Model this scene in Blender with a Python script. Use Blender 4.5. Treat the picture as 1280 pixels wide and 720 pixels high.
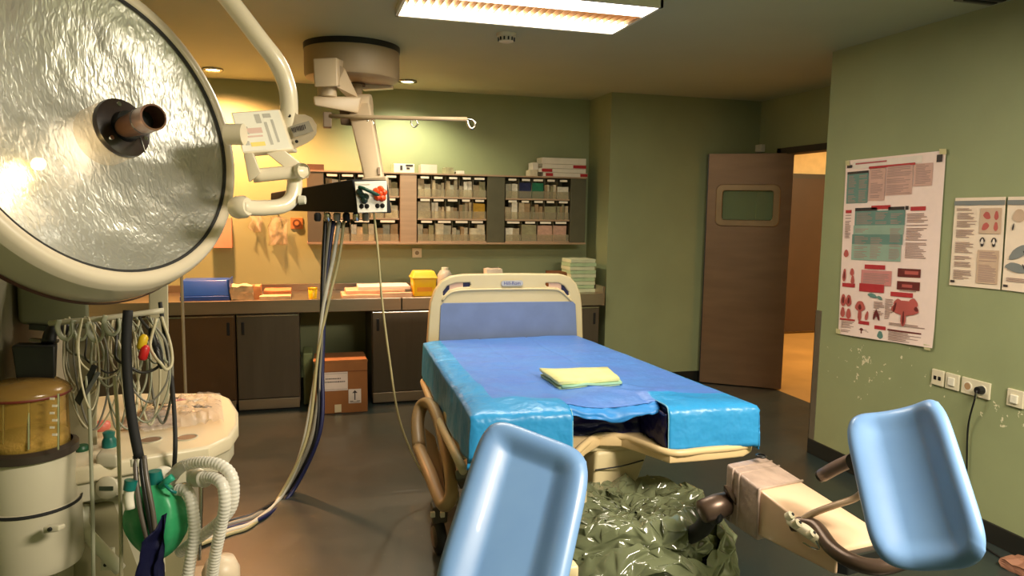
import bpy, bmesh, math, random
from mathutils import Vector, Matrix, noise
random.seed(7)
PI = math.pi
S = bpy.context.scene
COL = S.collection
for o in list(bpy.data.objects): bpy.data.objects.remove(o)

# ------------------------------------------------------------ camera
FOC = 906.3; YAW, PIT, ROL = .2764, .1112, .0148
cf = Vector((math.sin(YAW)*math.cos(PIT), math.cos(YAW)*math.cos(PIT), -math.sin(PIT)))
cr0 = Vector((math.cos(YAW), -math.sin(YAW), 0)); cu0 = cr0.cross(cf)
cr = cr0*math.cos(ROL) + cu0*math.sin(ROL); cu = cu0*math.cos(ROL) - cr0*math.sin(ROL)
EYE = Vector((0, 0, 1.6))
cd = bpy.data.cameras.new('camera'); cam = bpy.data.objects.new('camera', cd); COL.objects.link(cam)
cam.matrix_world = Matrix(((cr.x, cu.x, -cf.x, 0), (cr.y, cu.y, -cf.y, 0), (cr.z, cu.z, -cf.z, 1.6), (0, 0, 0, 1)))
cd.sensor_width = 36; cd.lens = FOC/1280*36; cd.clip_start = .05
S.camera = cam
def ray(px, py): return cr*((px-640)/FOC) + cu*((360-py)/FOC) + cf
def A(px, py, d): return EYE + ray(px, py)*d                      # measured pixel + distance -> world
def AZ(px, py, z): r = ray(px, py); return EYE + r*((z-1.6)/r.z)
def AY(px, py, y): r = ray(px, py); return EYE + r*(y/r.y)
def AX(px, py, x): r = ray(px, py); return EYE + r*(x/r.x)

# ------------------------------------------------------------ world, exposure, lights
S.view_settings.view_transform = 'Standard'; S.view_settings.look = 'None'
S.view_settings.exposure = 1.0; S.view_settings.gamma = 1.0; S.view_settings.use_curve_mapping = False
w = bpy.data.worlds.new('world'); S.world = w; w.use_nodes = True
w.node_tree.nodes['Background'].inputs[0].default_value = (1, .9, .7, 1)
w.node_tree.nodes['Background'].inputs[1].default_value = .07
def lamp(name, kind, loc, energy, color, size=(1, 1), target=None, spot=None, soft=.05):
    l = bpy.data.lights.new(name, kind); o = bpy.data.objects.new(name, l); COL.objects.link(o)
    o.location = loc; l.energy = energy; l.color = color
    if kind == 'AREA': l.shape = 'RECTANGLE'; l.size, l.size_y = size
    else: l.shadow_soft_size = soft
    if kind == 'SPOT': l.spot_size = math.radians(spot); l.spot_blend = .6
    if target is not None: o.rotation_euler = (Vector(target)-Vector(loc)).to_track_quat('-Z', 'Y').to_euler()
    return o
WARM = (1, .88, .70)
lamp('panel_light_front', 'AREA', (1.06, 3.36, 2.555), 9, WARM, (1.2, .16))
lamp('panel_light_rear', 'AREA', (1.06, 3.82, 2.555), 9, WARM, (1.2, .16))
lamp('assumed_near_light', 'AREA', (1.9, .3, 2.555), 110, WARM, (1.2, .6))  # assumed overhead light out of view, added to brighten the right wall; no fixture
lamp('downlight_warm', 'SPOT', (-.66, 5.95, 2.585), 330, (1, .44, .18), spot=150, target=(-.66, 6.2, 0), soft=.06)
lamp('downlight_pale', 'SPOT', (.80, 5.98, 2.585), 60, (1, .92, .66), spot=140, target=(.80, 6.2, 0), soft=.06)
lamp('assumed_corridor_light', 'AREA', (6.7, 6.0, 2.75), 75, (1, .72, .36), (1.2, 1.2))  # assumed unseen source for the warm corridor beyond the doorway, no fixture modelled

# ------------------------------------------------------------ materials
def srgb(c):
    return tuple((x/255/12.92 if x <= 10 else ((x/255+.055)/1.055)**2.4) for x in c) + (1,)
MATS = {}
def mat(name, col, rough=.5, metal=0, nz=None, bump=None, trans=0, emit=None, coat=0, col2=None, stretch=None, sheen=0, alpha=None, spec=.5, thin=False):
    if name in MATS: return MATS[name]
    m = bpy.data.materials.new(name); m.use_nodes = True; MATS[name] = m
    nt = m.node_tree; b = nt.nodes['Principled BSDF']; L = nt.links
    b.inputs['Base Color'].default_value = srgb(col); b.inputs['Roughness'].default_value = rough
    b.inputs['Metallic'].default_value = metal; b.inputs['Transmission Weight'].default_value = trans
    b.inputs['Coat Weight'].default_value = coat; b.inputs['Specular IOR Level'].default_value = spec
    if alpha is not None: b.inputs['Alpha'].default_value = alpha
    if emit: b.inputs['Emission Color'].default_value = srgb(emit[0]); b.inputs['Emission Strength'].default_value = emit[1]
    tc = nt.nodes.new('ShaderNodeTexCoord'); mp = nt.nodes.new('ShaderNodeMapping')
    L.new(tc.outputs['Object'], mp.inputs[0])
    if stretch: mp.inputs['Scale'].default_value = stretch
    if nz is None: nz = (9, .12)
    n = nt.nodes.new('ShaderNodeTexNoise'); n.inputs['Scale'].default_value = nz[0]; n.inputs['Detail'].default_value = 5
    L.new(mp.outputs[0], n.inputs['Vector'])
    mx = nt.nodes.new('ShaderNodeMix'); mx.data_type = 'RGBA'
    c1 = srgb(col); c2 = srgb(col2) if col2 else tuple(x*(1-nz[1]) for x in c1[:3])+(1,)
    mx.inputs[6].default_value = c1; mx.inputs[7].default_value = c2
    rp = nt.nodes.new('ShaderNodeMapRange'); rp.inputs[1].default_value = .35; rp.inputs[2].default_value = .65
    L.new(n.outputs[0], rp.inputs[0]); L.new(rp.outputs[0], mx.inputs[0]); L.new(mx.outputs[2], b.inputs['Base Color'])
    if bump:
        n2 = nt.nodes.new('ShaderNodeTexNoise'); n2.inputs['Scale'].default_value = bump[0]; n2.inputs['Detail'].default_value = 3
        bp = nt.nodes.new('ShaderNodeBump'); bp.inputs['Strength'].default_value = bump[1]; bp.inputs['Distance'].default_value = bump[2] if len(bump) > 2 else .01
        L.new(mp.outputs[0], n2.inputs['Vector']); L.new(n2.outputs[0], bp.inputs['Height']); L.new(bp.outputs[0], b.inputs['Normal'])
    return m
WALL = mat('wall_paint', (150, 158, 116), .55, nz=(2.2, .10), bump=(60, .12, .002))
CEIL = mat('ceiling_paint', (176, 180, 146), .7, nz=(1.5, .06))
STEEL = mat('brushed_steel', (150, 138, 122), .36, .9, nz=(3, .2), stretch=(1, 1, 30), bump=(40, .05, .002))
STEELD = mat('steel_door_front', (104, 94, 80), .42, .7, nz=(2, .12), stretch=(8, 1, .6))
CHROME = mat('chrome', (200, 195, 185), .15, 1, nz=(5, .05))
BEIGE = mat('beige_plastic', (206, 190, 150), .42, nz=(4, .06))
CREAM = mat('cream_enamel', (222, 212, 184), .3, nz=(4, .05), coat=.2)
LAMPSHELL = mat('lamp_shell_enamel', (216, 202, 178), .35, nz=(3, .05), coat=.2)
MACH = mat('machine_enamel', (200, 192, 168), .4, nz=(4, .08))
MACHD = mat('machine_grey', (150, 142, 122), .5, nz=(4, .08))
WHITE = mat('white_plastic', (228, 222, 204), .4, nz=(6, .05))
PAPER = mat('paper', (232, 222, 205), .8, nz=(20, .06))
BLACK = mat('black_plastic', (22, 22, 24), .4, nz=(6, .2))
BLACKM = mat('matte_black_panel', (16, 16, 18), .75, nz=(6, .2))
RUBBER = mat('dark_rubber', (34, 33, 32), .7, nz=(6, .2))
BROWNM = mat('brown_metal', (96, 78, 66), .32, .6, nz=(12, .2))
NAVY = mat('navy_cloth', (24, 26, 74), .6, nz=(6, .25), bump=(14, .4, .02))
NAVYD = mat('navy_vinyl', (14, 16, 86), .38, nz=(5, .3), bump=(9, .6, .03))
CYAN = mat('cyan_drape', (50, 150, 214), .36, nz=(5, .12), bump=(9, .9, .02), col2=(42, 140, 206))
BLUE = mat('blue_drape_centre', (80, 132, 212), .42, nz=(6, .14), bump=(11, .45, .015), col2=(84, 124, 208))
PADBLUE = mat('blue_moulded_pad', (108, 144, 190), .38, nz=(8, .05), coat=.12, col2=(102, 138, 186))
BAG = mat('green_plastic_bag', (108, 114, 86), .15, nz=(6, .2), coat=.5, spec=.8, bump=(20, .15, .01))
CARD = mat('cardboard', (152, 98, 52), .85, nz=(8, .12))
YELLOW = mat('yellow_plastic', (240, 190, 20), .35, nz=(8, .06))
PLBLUE = mat('royal_blue_plastic', (28, 72, 160), .35, nz=(8, .08))
REDP = mat('red_print', (172, 26, 30), .7, nz=(20, .1))
ORANGE = mat('orange_plastic', (240, 76, 16), .45, nz=(20, .1))
GREENB = mat('green_reservoir', (52, 160, 104), .42, nz=(6, .2), bump=(12, .4, .02))
TEAL = mat('teal_plastic', (18, 110, 104), .35, nz=(9, .1))
GCLOTH = mat('pale_green_cloth', (176, 202, 158), .85, nz=(30, .1), bump=(60, .3, .005))
YCLOTH = mat('pale_yellow_cloth', (224, 224, 160), .85, nz=(30, .1), bump=(60, .3, .005))
PINK = mat('pink_print', (214, 96, 100), .8, nz=(30, .1))
def clear_mat(name, col, rough=.1, keep=.25, bump=None):
    m = bpy.data.materials.new(name); m.use_nodes = True; nt = m.node_tree; nt.nodes.clear(); L = nt.links
    out = nt.nodes.new('ShaderNodeOutputMaterial'); mx = nt.nodes.new('ShaderNodeMixShader'); t = nt.nodes.new('ShaderNodeBsdfTransparent')
    p = nt.nodes.new('ShaderNodeBsdfPrincipled'); p.inputs['Base Color'].default_value = srgb(col); p.inputs['Roughness'].default_value = rough
    t.inputs[0].default_value = tuple(min(1, x*.5+.5) for x in srgb(col)[:3])+(1,)
    mx.inputs[0].default_value = keep
    L.new(t.outputs[0], mx.inputs[1]); L.new(p.outputs[0], mx.inputs[2]); L.new(mx.outputs[0], out.inputs[0])
    if bump:
        tc = nt.nodes.new('ShaderNodeTexCoord'); n = nt.nodes.new('ShaderNodeTexNoise'); n.inputs['Scale'].default_value = bump[0]
        bp = nt.nodes.new('ShaderNodeBump'); bp.inputs['Strength'].default_value = bump[1]; bp.inputs['Distance'].default_value = .01
        L.new(tc.outputs['Object'], n.inputs['Vector']); L.new(n.outputs[0], bp.inputs['Height']); L.new(bp.outputs[0], p.inputs['Normal'])
    return m
CLEAR = clear_mat('clear_plastic', (225, 220, 210), .12, .3, (18, .8))
CLEARB = clear_mat('clear_bin_plastic', (214, 206, 180), .2, .22)
AMBER = clear_mat('amber_clear_plastic', (214, 176, 84), .12, .34)
FILM = clear_mat('crinkled_clear_film', (238, 226, 214), .12, .28, (30, 1.0))
TUBEC = clear_mat('clear_corrugated_tube', (244, 240, 230), .25, .72)
# ------------------------------------------------------------ mesh helpers
def link(name, me, m, parent=None, smooth=False):
    if isinstance(me, bmesh.types.BMesh):
        bm = me; me = bpy.data.meshes.new(name)
        bmesh.ops.recalc_face_normals(bm, faces=bm.faces); bm.to_mesh(me); bm.free()
    me.name = name
    o = bpy.data.objects.new(name, me); COL.objects.link(o)
    ms = m if isinstance(m, (list, tuple)) else [m]
    pass
    for x in ms: me.materials.append(x)
    if smooth:
        for p in me.polygons: p.use_smooth = True
        if smooth == 'auto':
            try: me.set_sharp_from_angle(angle=math.radians(35))
            except Exception: pass
    if parent:
        pl = ROOTLOC[parent.name] ; me.transform(Matrix.Translation(-pl)); ROOTLOC[o.name] = pl; o.parent = parent
    else:
        vs = [v.co for v in me.vertices]
        c = Vector(((min(v.x for v in vs)+max(v.x for v in vs))/2, (min(v.y for v in vs)+max(v.y for v in vs))/2, min(v.z for v in vs)))
        me.transform(Matrix.Translation(-c)); o.location = c; ROOTLOC[o.name] = c
    return o
ROOTLOC = {}
LABELS = {}
def tag(o, label, cat, group=None):
    o['label'] = label; o['category'] = cat
    if group: o['group'] = group
    return o
def thing(name, label, cat, loc, group=None):
    o = bpy.data.objects.new(name, None); COL.objects.link(o); o.location = loc; o.empty_display_size = .1
    ROOTLOC[o.name] = Vector(loc)
    return tag(o, label, cat, group)
def struct(name, me, m, parent=None, smooth=False):
    o = link(name, me, m, parent, smooth); o['kind'] = 'structure'; return o
def bx(bm, x0, x1, y0, y1, z0, z1, bev=0):
    r = bmesh.ops.create_cube(bm, size=1)
    for v in r['verts']: v.co = Vector((x0+(v.co.x+.5)*(x1-x0), y0+(v.co.y+.5)*(y1-y0), z0+(v.co.z+.5)*(z1-z0)))
    if bev:
        es = list({e for v in r['verts'] for e in v.link_edges})
        bmesh.ops.bevel(bm, geom=es, offset=bev, segments=2, affect='EDGES', profile=.5)
def box(x0, x1, y0, y1, z0, z1, bev=0): bm = bmesh.new(); bx(bm, x0, x1, y0, y1, z0, z1, bev); return bm
def hexa(c, bev=0, seg=3, bm=None):
    """c: 4 top corners in order, then 4 bottom corners"""
    bm = bm or bmesh.new(); v = [bm.verts.new(Vector(p)) for p in c]
    fs = [(0, 1, 2, 3), (7, 6, 5, 4)] + [(i, i+4, (i+1) % 4+4, (i+1) % 4) for i in range(4)]
    ff = [bm.faces.new([v[i] for i in f]) for f in fs]
    if bev: bmesh.ops.bevel(bm, geom=list({e for f in ff for e in f.edges}), offset=bev, segments=seg, affect='EDGES', profile=.5)
    return bm
def smooth_path(pts, n=8):
    pts = [Vector(p) for p in pts]
    if len(pts) < 3: return pts
    P = [pts[0]*2-pts[1]] + pts + [pts[-1]*2-pts[-2]]; out = []
    for i in range(1, len(P)-2):
        for k in range(n):
            t = k/n; a, b, c, d = P[i-1], P[i], P[i+1], P[i+2]
            out.append(.5*((2*b)+(c-a)*t+(2*a-5*b+4*c-d)*t*t+(3*b-a-3*c+d)*t**3))
    out.append(pts[-1]); return out
def tube(pts, r, seg=10, n=8, bm=None, rf=None, sm=True, flat=1.0, up=None):
    bm = bm or bmesh.new(); P = smooth_path(pts, n) if sm else [Vector(p) for p in pts]
    N = len(P); T = [(P[min(i+1, N-1)]-P[max(i-1, 0)]).normalized() for i in range(N)]
    u = T[0].cross(Vector(up) if up else Vector((0.13, .2, 1))).normalized(); rings = []
    for i in range(N):
        u = (u-T[i]*u.dot(T[i])).normalized(); v = T[i].cross(u)
        rr = rf(i/(N-1)) if rf else r
        rings.append([bm.verts.new(P[i]+(u*math.cos(a)+v*math.sin(a)*flat)*rr) for a in [2*PI*k/seg for k in range(seg)]])
    for i in range(N-1):
        for k in range(seg): bm.faces.new((rings[i][k], rings[i][(k+1) % seg], rings[i+1][(k+1) % seg], rings[i+1][k]))
    bm.faces.new(rings[0][::-1]); bm.faces.new(rings[-1]); return bm
def corrugated(pts, r, pitch=.010):
    P = smooth_path(pts, 12); L = sum((P[i+1]-P[i]).length for i in range(len(P)-1)); n = int(L/pitch*4)
    # resample
    out = [P[0]]; acc = 0; step = L/n; i = 0; pos = P[0]
    cum = [0]
    for k in range(len(P)-1): cum.append(cum[-1]+(P[k+1]-P[k]).length)
    Q = []
    for s in range(n+1):
        d = min(s*step, L-1e-6)
        while i < len(cum)-2 and cum[i+1] < d: i += 1
        t = (d-cum[i])/max(1e-9, cum[i+1]-cum[i]); Q.append(P[i].lerp(P[i+1], t))
    return tube(Q, r, seg=12, sm=False, rf=lambda t: r*(1+.055*math.cos(2*PI*t*n/4)))
def lathe(prof, C, axis=(0, 0, 1), seg=48, bm=None, cap=True, ang=2*PI):
    bm = bm or bmesh.new(); a = Vector(axis).normalized(); u = a.orthogonal().normalized(); v = a.cross(u); C = Vector(C); rings = []
    for r, h in prof: rings.append([bm.verts.new(C+a*h+(u*math.cos(t)+v*math.sin(t))*max(r, 1e-4)) for t in [ang*k/seg for k in range(seg)]])
    for i in range(len(rings)-1):
        for k in range(seg): bm.faces.new((rings[i][k], rings[i][(k+1) % seg], rings[i+1][(k+1) % seg], rings[i+1][k]))
    if cap: bm.faces.new(rings[0][::-1]); bm.faces.new(rings[-1])
    return bm
def cyl(p0, p1, r, seg=20, bm=None, r2=None):
    p0, p1 = Vector(p0), Vector(p1)
    return lathe([(r, 0), (r2 or r, (p1-p0).length)], p0, p1-p0, seg, bm)
def curve_mesh(splines, depth, bev=0, mtx=None):
    """2D outlines (first = outer, others holes) extruded, filled; local XY plane, thickness along Z"""
    c = bpy.data.curves.new('tmp', 'CURVE'); c.dimensions = '2D'; c.fill_mode = 'BOTH'; c.extrude = depth/2; c.bevel_depth = bev; c.bevel_resolution = 2
    for pts in splines:
        s = c.splines.new('POLY'); s.points.add(len(pts)-1); s.use_cyclic_u = True
        for i, p in enumerate(pts): s.points[i].co = (p[0], p[1], 0, 1)
    o = bpy.data.objects.new('tmp', c); me = bpy.data.meshes.new_from_object(o); bpy.data.objects.remove(o); bpy.data.curves.remove(c)
    if mtx: me.transform(mtx)
    return me
def text_mesh(t, size, mtx, ext=.0006, align='LEFT'):
    c = bpy.data.curves.new('tmp', 'FONT'); c.body = t; c.size = size; c.extrude = ext; c.align_x = align; c.align_y = 'CENTER'
    o = bpy.data.objects.new('tmp', c); me = bpy.data.meshes.new_from_object(o); bpy.data.objects.remove(o); bpy.data.curves.remove(c)
    me.transform(mtx); return me
def frame_mtx(o, x, y):
    x = Vector(x).normalized(); z = x.cross(Vector(y)).normalized(); y = z.cross(x); o = Vector(o)
    return Matrix(((x.x, y.x, z.x, o.x), (x.y, y.y, z.y, o.y), (x.z, y.z, z.z, o.z), (0, 0, 0, 1)))
def rrect(x0, x1, y0, y1, r, n=6):
    out = []
    for cx, cy, a0 in ((x1-r, y0+r, -PI/2), (x1-r, y1-r, 0), (x0+r, y1-r, PI/2), (x0+r, y0+r, PI)):
        out += [(cx+r*math.cos(a0+PI/2*k/n), cy+r*math.sin(a0+PI/2*k/n)) for k in range(n+1)]
    return out
def grid(fn, nu, nv, matfn=None, skip=None, bm=None):
    bm = bm or bmesh.new(); V = [[bm.verts.new(fn(i/nu, j/nv)) for j in range(nv+1)] for i in range(nu+1)]
    for i in range(nu):
        for j in range(nv):
            if skip and skip((i+.5)/nu, (j+.5)/nv): continue
            f = bm.faces.new((V[i][j], V[i+1][j], V[i+1][j+1], V[i][j+1]))
            if matfn: f.material_index = matfn((i+.5)/nu, (j+.5)/nv)
    for v in [v for v in bm.verts if not v.link_faces]: bm.verts.remove(v)
    return bm
def crumple(bm, amp, sc=8, seed=0, ridge=False, keepz=None):
    for v in bm.verts:
        p = v.co*sc+Vector((seed, seed*.7, 0)); d = noise.noise_vector(p)
        if ridge: d = Vector([1-2*abs(x) for x in d])
        q = d*amp
        v.co += q
        if keepz is not None and v.co.z < keepz: v.co.z = keepz
    return bm
def subdiv_box(x0, x1, y0, y1, z0, z1, cuts=3, bm=None):
    bm = bm or bmesh.new(); r = bmesh.ops.create_cube(bm, size=1)
    for v in r['verts']: v.co = Vector((x0+(v.co.x+.5)*(x1-x0), y0+(v.co.y+.5)*(y1-y0), z0+(v.co.z+.5)*(z1-z0)))
    bmesh.ops.subdivide_edges(bm, edges=list({e for v in r['verts'] for e in v.link_edges}), cuts=cuts, use_grid_fill=True)
    return bm
def rot_bm(bm, c, az, ax=(0, 0, 1)):
    bmesh.ops.rotate(bm, verts=bm.verts, cent=Vector(c), matrix=Matrix.Rotation(az, 3, Vector(ax))); return bm

# ============================================================ SETTING
CH = 2.6
WR = 3.205; YB = 6.45; PX = 2.56; PY = 5.95; RX = 4.05; WL = -1.75; YN = -1.6
def floor_mat():
    m = mat('vinyl_floor', (38, 52, 52), .3, nz=(1.3, .3), col2=(52, 54, 48), coat=.15)
    nt = m.node_tree; b = nt.nodes['Principled BSDF']; tc = [n for n in nt.nodes if n.type == 'TEX_COORD'][0]
    n = nt.nodes.new('ShaderNodeTexNoise'); n.inputs['Scale'].default_value = 3; n.inputs['Detail'].default_value = 3
    r = nt.nodes.new('ShaderNodeMapRange'); r.inputs[1].default_value = .3; r.inputs[2].default_value = .7; r.inputs[3].default_value = .28; r.inputs[4].default_value = .40
    nt.links.new(tc.outputs['Object'], n.inputs['Vector']); nt.links.new(n.outputs[0], r.inputs[0]); nt.links.new(r.outputs[0], b.inputs['Roughness'])
    # pale specks of the sheet vinyl
    v = nt.nodes.new('ShaderNodeTexVoronoi'); v.inputs['Scale'].default_value = 14; nt.links.new(tc.outputs['Object'], v.inputs['Vector'])
    lt = nt.nodes.new('ShaderNodeMath'); lt.operation = 'LESS_THAN'; lt.inputs[1].default_value = .09; nt.links.new(v.outputs['Distance'], lt.inputs[0])
    mu = nt.nodes.new('ShaderNodeMath'); mu.operation = 'MULTIPLY'; mu.inputs[1].default_value = .12; nt.links.new(lt.outputs[0], mu.inputs[0])
    src = b.inputs['Base Color'].links[0].from_socket; mx = nt.nodes.new('ShaderNodeMix'); mx.data_type = 'RGBA'
    mx.inputs[7].default_value = srgb((110, 120, 112)); nt.links.new(mu.outputs[0], mx.inputs[0]); nt.links.new(src, mx.inputs[6]); nt.links.new(mx.outputs[2], b.inputs['Base Color'])
    return m
struct('floor', box(WL-.1, RX, YN-.1, YB+.1, -.1, 0), floor_mat())
struct('ceiling', box(WL-.1, RX+.1, YN-.1, YB+.1, CH, CH+.1), CEIL)
struct('wall_back', box(WL-.1, PX+.02, YB, YB+.1, 0, CH), WALL)
struct('wall_left', box(WL-.1, WL, YN, YB, 0, CH), WALL)
struct('wall_near', box(WL-.1, WR+.1, YN-.1, YN, 0, CH), WALL)
struct('wall_pillar', box(PX, RX+.1, PY, YB+.1, 0, CH), WALL)
def chips_mat():
    m = WALL.copy(); m.name = 'chipped_wall_paint'; nt = m.node_tree; b = nt.nodes['Principled BSDF']; L = nt.links
    tc = [n for n in nt.nodes if n.type == 'TEX_COORD'][0]
    n = nt.nodes.new('ShaderNodeTexNoise'); n.inputs['Scale'].default_value = 26; n.inputs['Detail'].default_value = 3; n.inputs['Roughness'].default_value = .6
    L.new(tc.outputs['Object'], n.inputs['Vector'])
    n2 = nt.nodes.new('ShaderNodeTexNoise'); n2.inputs['Scale'].default_value = 3.2; L.new(tc.outputs['Object'], n2.inputs['Vector'])
    sx = nt.nodes.new('ShaderNodeSeparateXYZ'); L.new(tc.outputs['Object'], sx.inputs[0])
    # scuffs lie at trolley height: band centred near z .75
    d = nt.nodes.new('ShaderNodeMath'); d.operation = 'SUBTRACT'; d.inputs[1].default_value = .66; L.new(sx.outputs['Z'], d.inputs[0])
    a = nt.nodes.new('ShaderNodeMath'); a.operation = 'ABSOLUTE'; L.new(d.outputs[0], a.inputs[0])
    r = nt.nodes.new('ShaderNodeMapRange'); r.inputs[1].default_value = 0; r.inputs[2].default_value = .42; r.inputs[3].default_value = .10; r.inputs[4].default_value = -.12; L.new(a.outputs[0], r.inputs[0])
    s = nt.nodes.new('ShaderNodeMath'); s.operation = 'ADD'; L.new(n.outputs[0], s.inputs[0]); L.new(r.outputs[0], s.inputs[1])
    s2 = nt.nodes.new('ShaderNodeMath'); s2.operation = 'MULTIPLY_ADD'; s2.inputs[1].default_value = .35; L.new(n2.outputs[0], s2.inputs[0]); L.new(s.outputs[0], s2.inputs[2])
    g = nt.nodes.new('ShaderNodeMath'); g.operation = 'GREATER_THAN'; g.inputs[1].default_value = .93; L.new(s2.outputs[0], g.inputs[0])
    src = b.inputs['Base Color'].links[0].from_socket; mx = nt.nodes.new('ShaderNodeMix'); mx.data_type = 'RGBA'
    mx.inputs[7].default_value = srgb((222, 214, 180)); L.new(g.outputs[0], mx.inputs[0]); L.new(src, mx.inputs[6]); L.new(mx.outputs[2], b.inputs['Base Color'])
    return m
wr = struct('wall_right', box(WR, WR+.12, YN, 3.98, 0, CH), chips_mat())
# right wall closes the recess towards the camera, then the recess side wall with its doorway
struct('wall_return', box(WR+.12, RX+.1, 3.86, 3.98, 0, CH), WALL)
DY0, DY1, DZ = 4.46, 5.60, 2.10
bm = box(RX, RX+.1, 3.98, DY0, 0, CH); bx(bm, RX, RX+.1, DY1, PY, 0, CH); bx(bm, RX, RX+.1, DY0, DY1, DZ, CH)
struct('wall_recess', bm, WALL)
bm = box(RX-.02, RX+.12, DY0-.05, DY0, 0, DZ+.05); bx(bm, RX-.02, RX+.12, DY1, DY1+.05, 0, DZ+.05); bx(bm, RX-.02, RX+.12, DY0-.05, DY1+.05, DZ-.005, DZ+.05)
struct('trim_1', bm, mat('dark_door_frame', (58, 50, 40), .5))
# corridor beyond
struct('floor_corridor', box(RX, 8.6, 3.6, 8.2, -.1, 0), mat('corridor_floor', (206, 160, 96), .35, nz=(2, .2)))
struct('ceiling_corridor', box(RX+.1, 8.6, 3.6, 8.2, 2.8, 2.9), CEIL)
CW = mat('corridor_wall_paint', (226, 200, 150), .6)
bm = box(RX+.1, 8.6, 8.12, 8.2, 0, 2.8); bx(bm, 8.5, 8.6, 3.6, 8.2, 0, 2.8); bx(bm, RX+.1, 8.6, 3.5, 3.6, 0, 2.8); bx(bm, RX+.1, RX+.18, PY+.5, 8.2, 0, 2.8)
struct('wall_corridor', bm, CW)
cdr = struct('door_2', box(5.3, 8.3, 8.04, 8.11, .03, 2.02), mat('corridor_door_brown', (66, 46, 32), .5, nz=(3, .15)))
struct('door_frame', box(5.25, 8.35, 8.06, 8.115, 2.02, 2.08), mat('dark_door_frame', (58, 50, 40), .5), cdr)
# baseboards: coved dark vinyl
BASE = mat('black_cove_base', (30, 32, 28), .4)
struct('baseboard_right', box(WR-.012, WR, YN, 3.98, 0, .10, .004), BASE)
struct('baseboard_return', box(WR, RX, 3.98, 3.992, 0, .10), BASE)
struct('baseboard_pillar', box(PX-.012, RX, PY-.012, PY, 0, .10), BASE)
struct('baseboard_back', box(WL, PX, YB-.012, YB, 0, .10), BASE)
struct('baseboard_left', box(WL, WL+.012, YN, YB, 0, .10), BASE)
# steel guard on the corner of the right wall
bm = box(WR-.004, WR+.0, 3.93, 3.984, .02, .96); bx(bm, WR-.004, WR+.05, 3.98, 3.985, .02, .96)
struct('trim_2', bm, mat('corner_guard_steel', (150, 142, 124), .4, .7))

# open door leaf: hinged on the far jamb
hp = Vector((4.075, 5.49, 0)); lp = Vector((3.47, 5.86, 0)); dx = (lp-hp); DW = .84; dx = dx.normalized()
dxx = Vector((-math.cos(.50), math.sin(.50), 0))
hp = AZ(976, 487, 0); hp.z = 0
far = AY(875, 466, 5.90); far.z = 0
dxx = (far-hp).normalized(); DW = (far-hp).length
M4 = frame_mtx(hp+Vector((0, 0, .01)), -dxx, (0, 0, 1))       # local x from leaf tip towards hinge -> start at hinge going negative
DM = mat('brown_door_leaf', (132, 104, 78), .38, .55, nz=(2, .15), stretch=(1, 1, 6))
door = struct('door_1', curve_mesh([rrect(-DW, 0, 0, 2.09, .004, 1), rrect(-DW+.10, -.12, 1.475, 1.795, .03)], .04, .001, M4), DM)
f = curve_mesh([rrect(-DW+.08, -.10, 1.455, 1.815, .05), rrect(-DW+.125, -.145, 1.50, 1.77, .03)], .06, .006, M4)
struct('window_frame', f, mat('door_window_rim', (150, 124, 92), .32, .6), door, 'auto')
g = curve_mesh([rrect(-DW+.11, -.13, 1.485, 1.785, .02)], .008, 0, M4)
struct('window_pane', g, clear_mat('door_glass', (170, 190, 150), .1, .35), door)
struct('door_edge', curve_mesh([rrect(-DW-.008, -DW, 0, 2.09, .001, 1)], .044, 0, M4), BLACK, door)
cl = AY(951, 188, 5.93); tag(struct('door_closer', box(cl.x-.05, cl.x+.05, 5.86, 5.95, cl.z-.02, cl.z+.05, .008), WHITE), 'x', 'x')
bpy.data.objects['door_closer'].name = 'door_stop'
del bpy.data.objects['door_stop']['kind']
tag(bpy.data.objects['door_stop'], 'small pale door closer box above the open brown door leaf', 'door closer')

# ============================================================ CEILING FITTINGS
t = thing('ceiling_light_panel', 'bright rectangular ceiling light with two white tubes and a tan louvre between', 'ceiling light', (1.06, 3.59, CH-.02))
fx0, fx1, fy0, fy1 = .455, 1.67, 3.29, 3.885
bm = box(fx0, fx1, fy0, fy0+.02, CH-.035, CH); bx(bm, fx0, fx1, fy1-.02, fy1, CH-.035, CH); bx(bm, fx0, fx0+.015, fy0, fy1, CH-.035, CH); bx(bm, fx1-.015, fx1, fy0, fy1, CH-.035, CH)
link('frame', bm, WHITE, t)
EM = mat('fluorescent_diffuser', (255, 250, 235), .5, emit=((255, 246, 226), 4.0))
link('diffuser', box(fx0+.015, fx1-.015, fy0+.02, fy0+.20, CH-.032, CH-.012), EM, t)
link('diffuser', box(fx0+.015, fx1-.015, fy1-.20, fy1-.02, CH-.032, CH-.012), EM, t)
LV = mat('tan_louvre', (196, 150, 96), .4, .3)
for k in range(30):
    x = fx0+.03+k*(fx1-fx0-.06)/29
    link('louvre_blade', box(x-.002, x+.002, fy0+.20, fy1-.20, CH-.032, CH-.006), LV, t)
link('reflector_tray', box(fx0+.015, fx1-.015, fy0+.20, fy1-.20, CH-.006, CH-.002), mat('louvre_tray', (230, 190, 130), .4, emit=((235, 175, 110), .45)), t)

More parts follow.
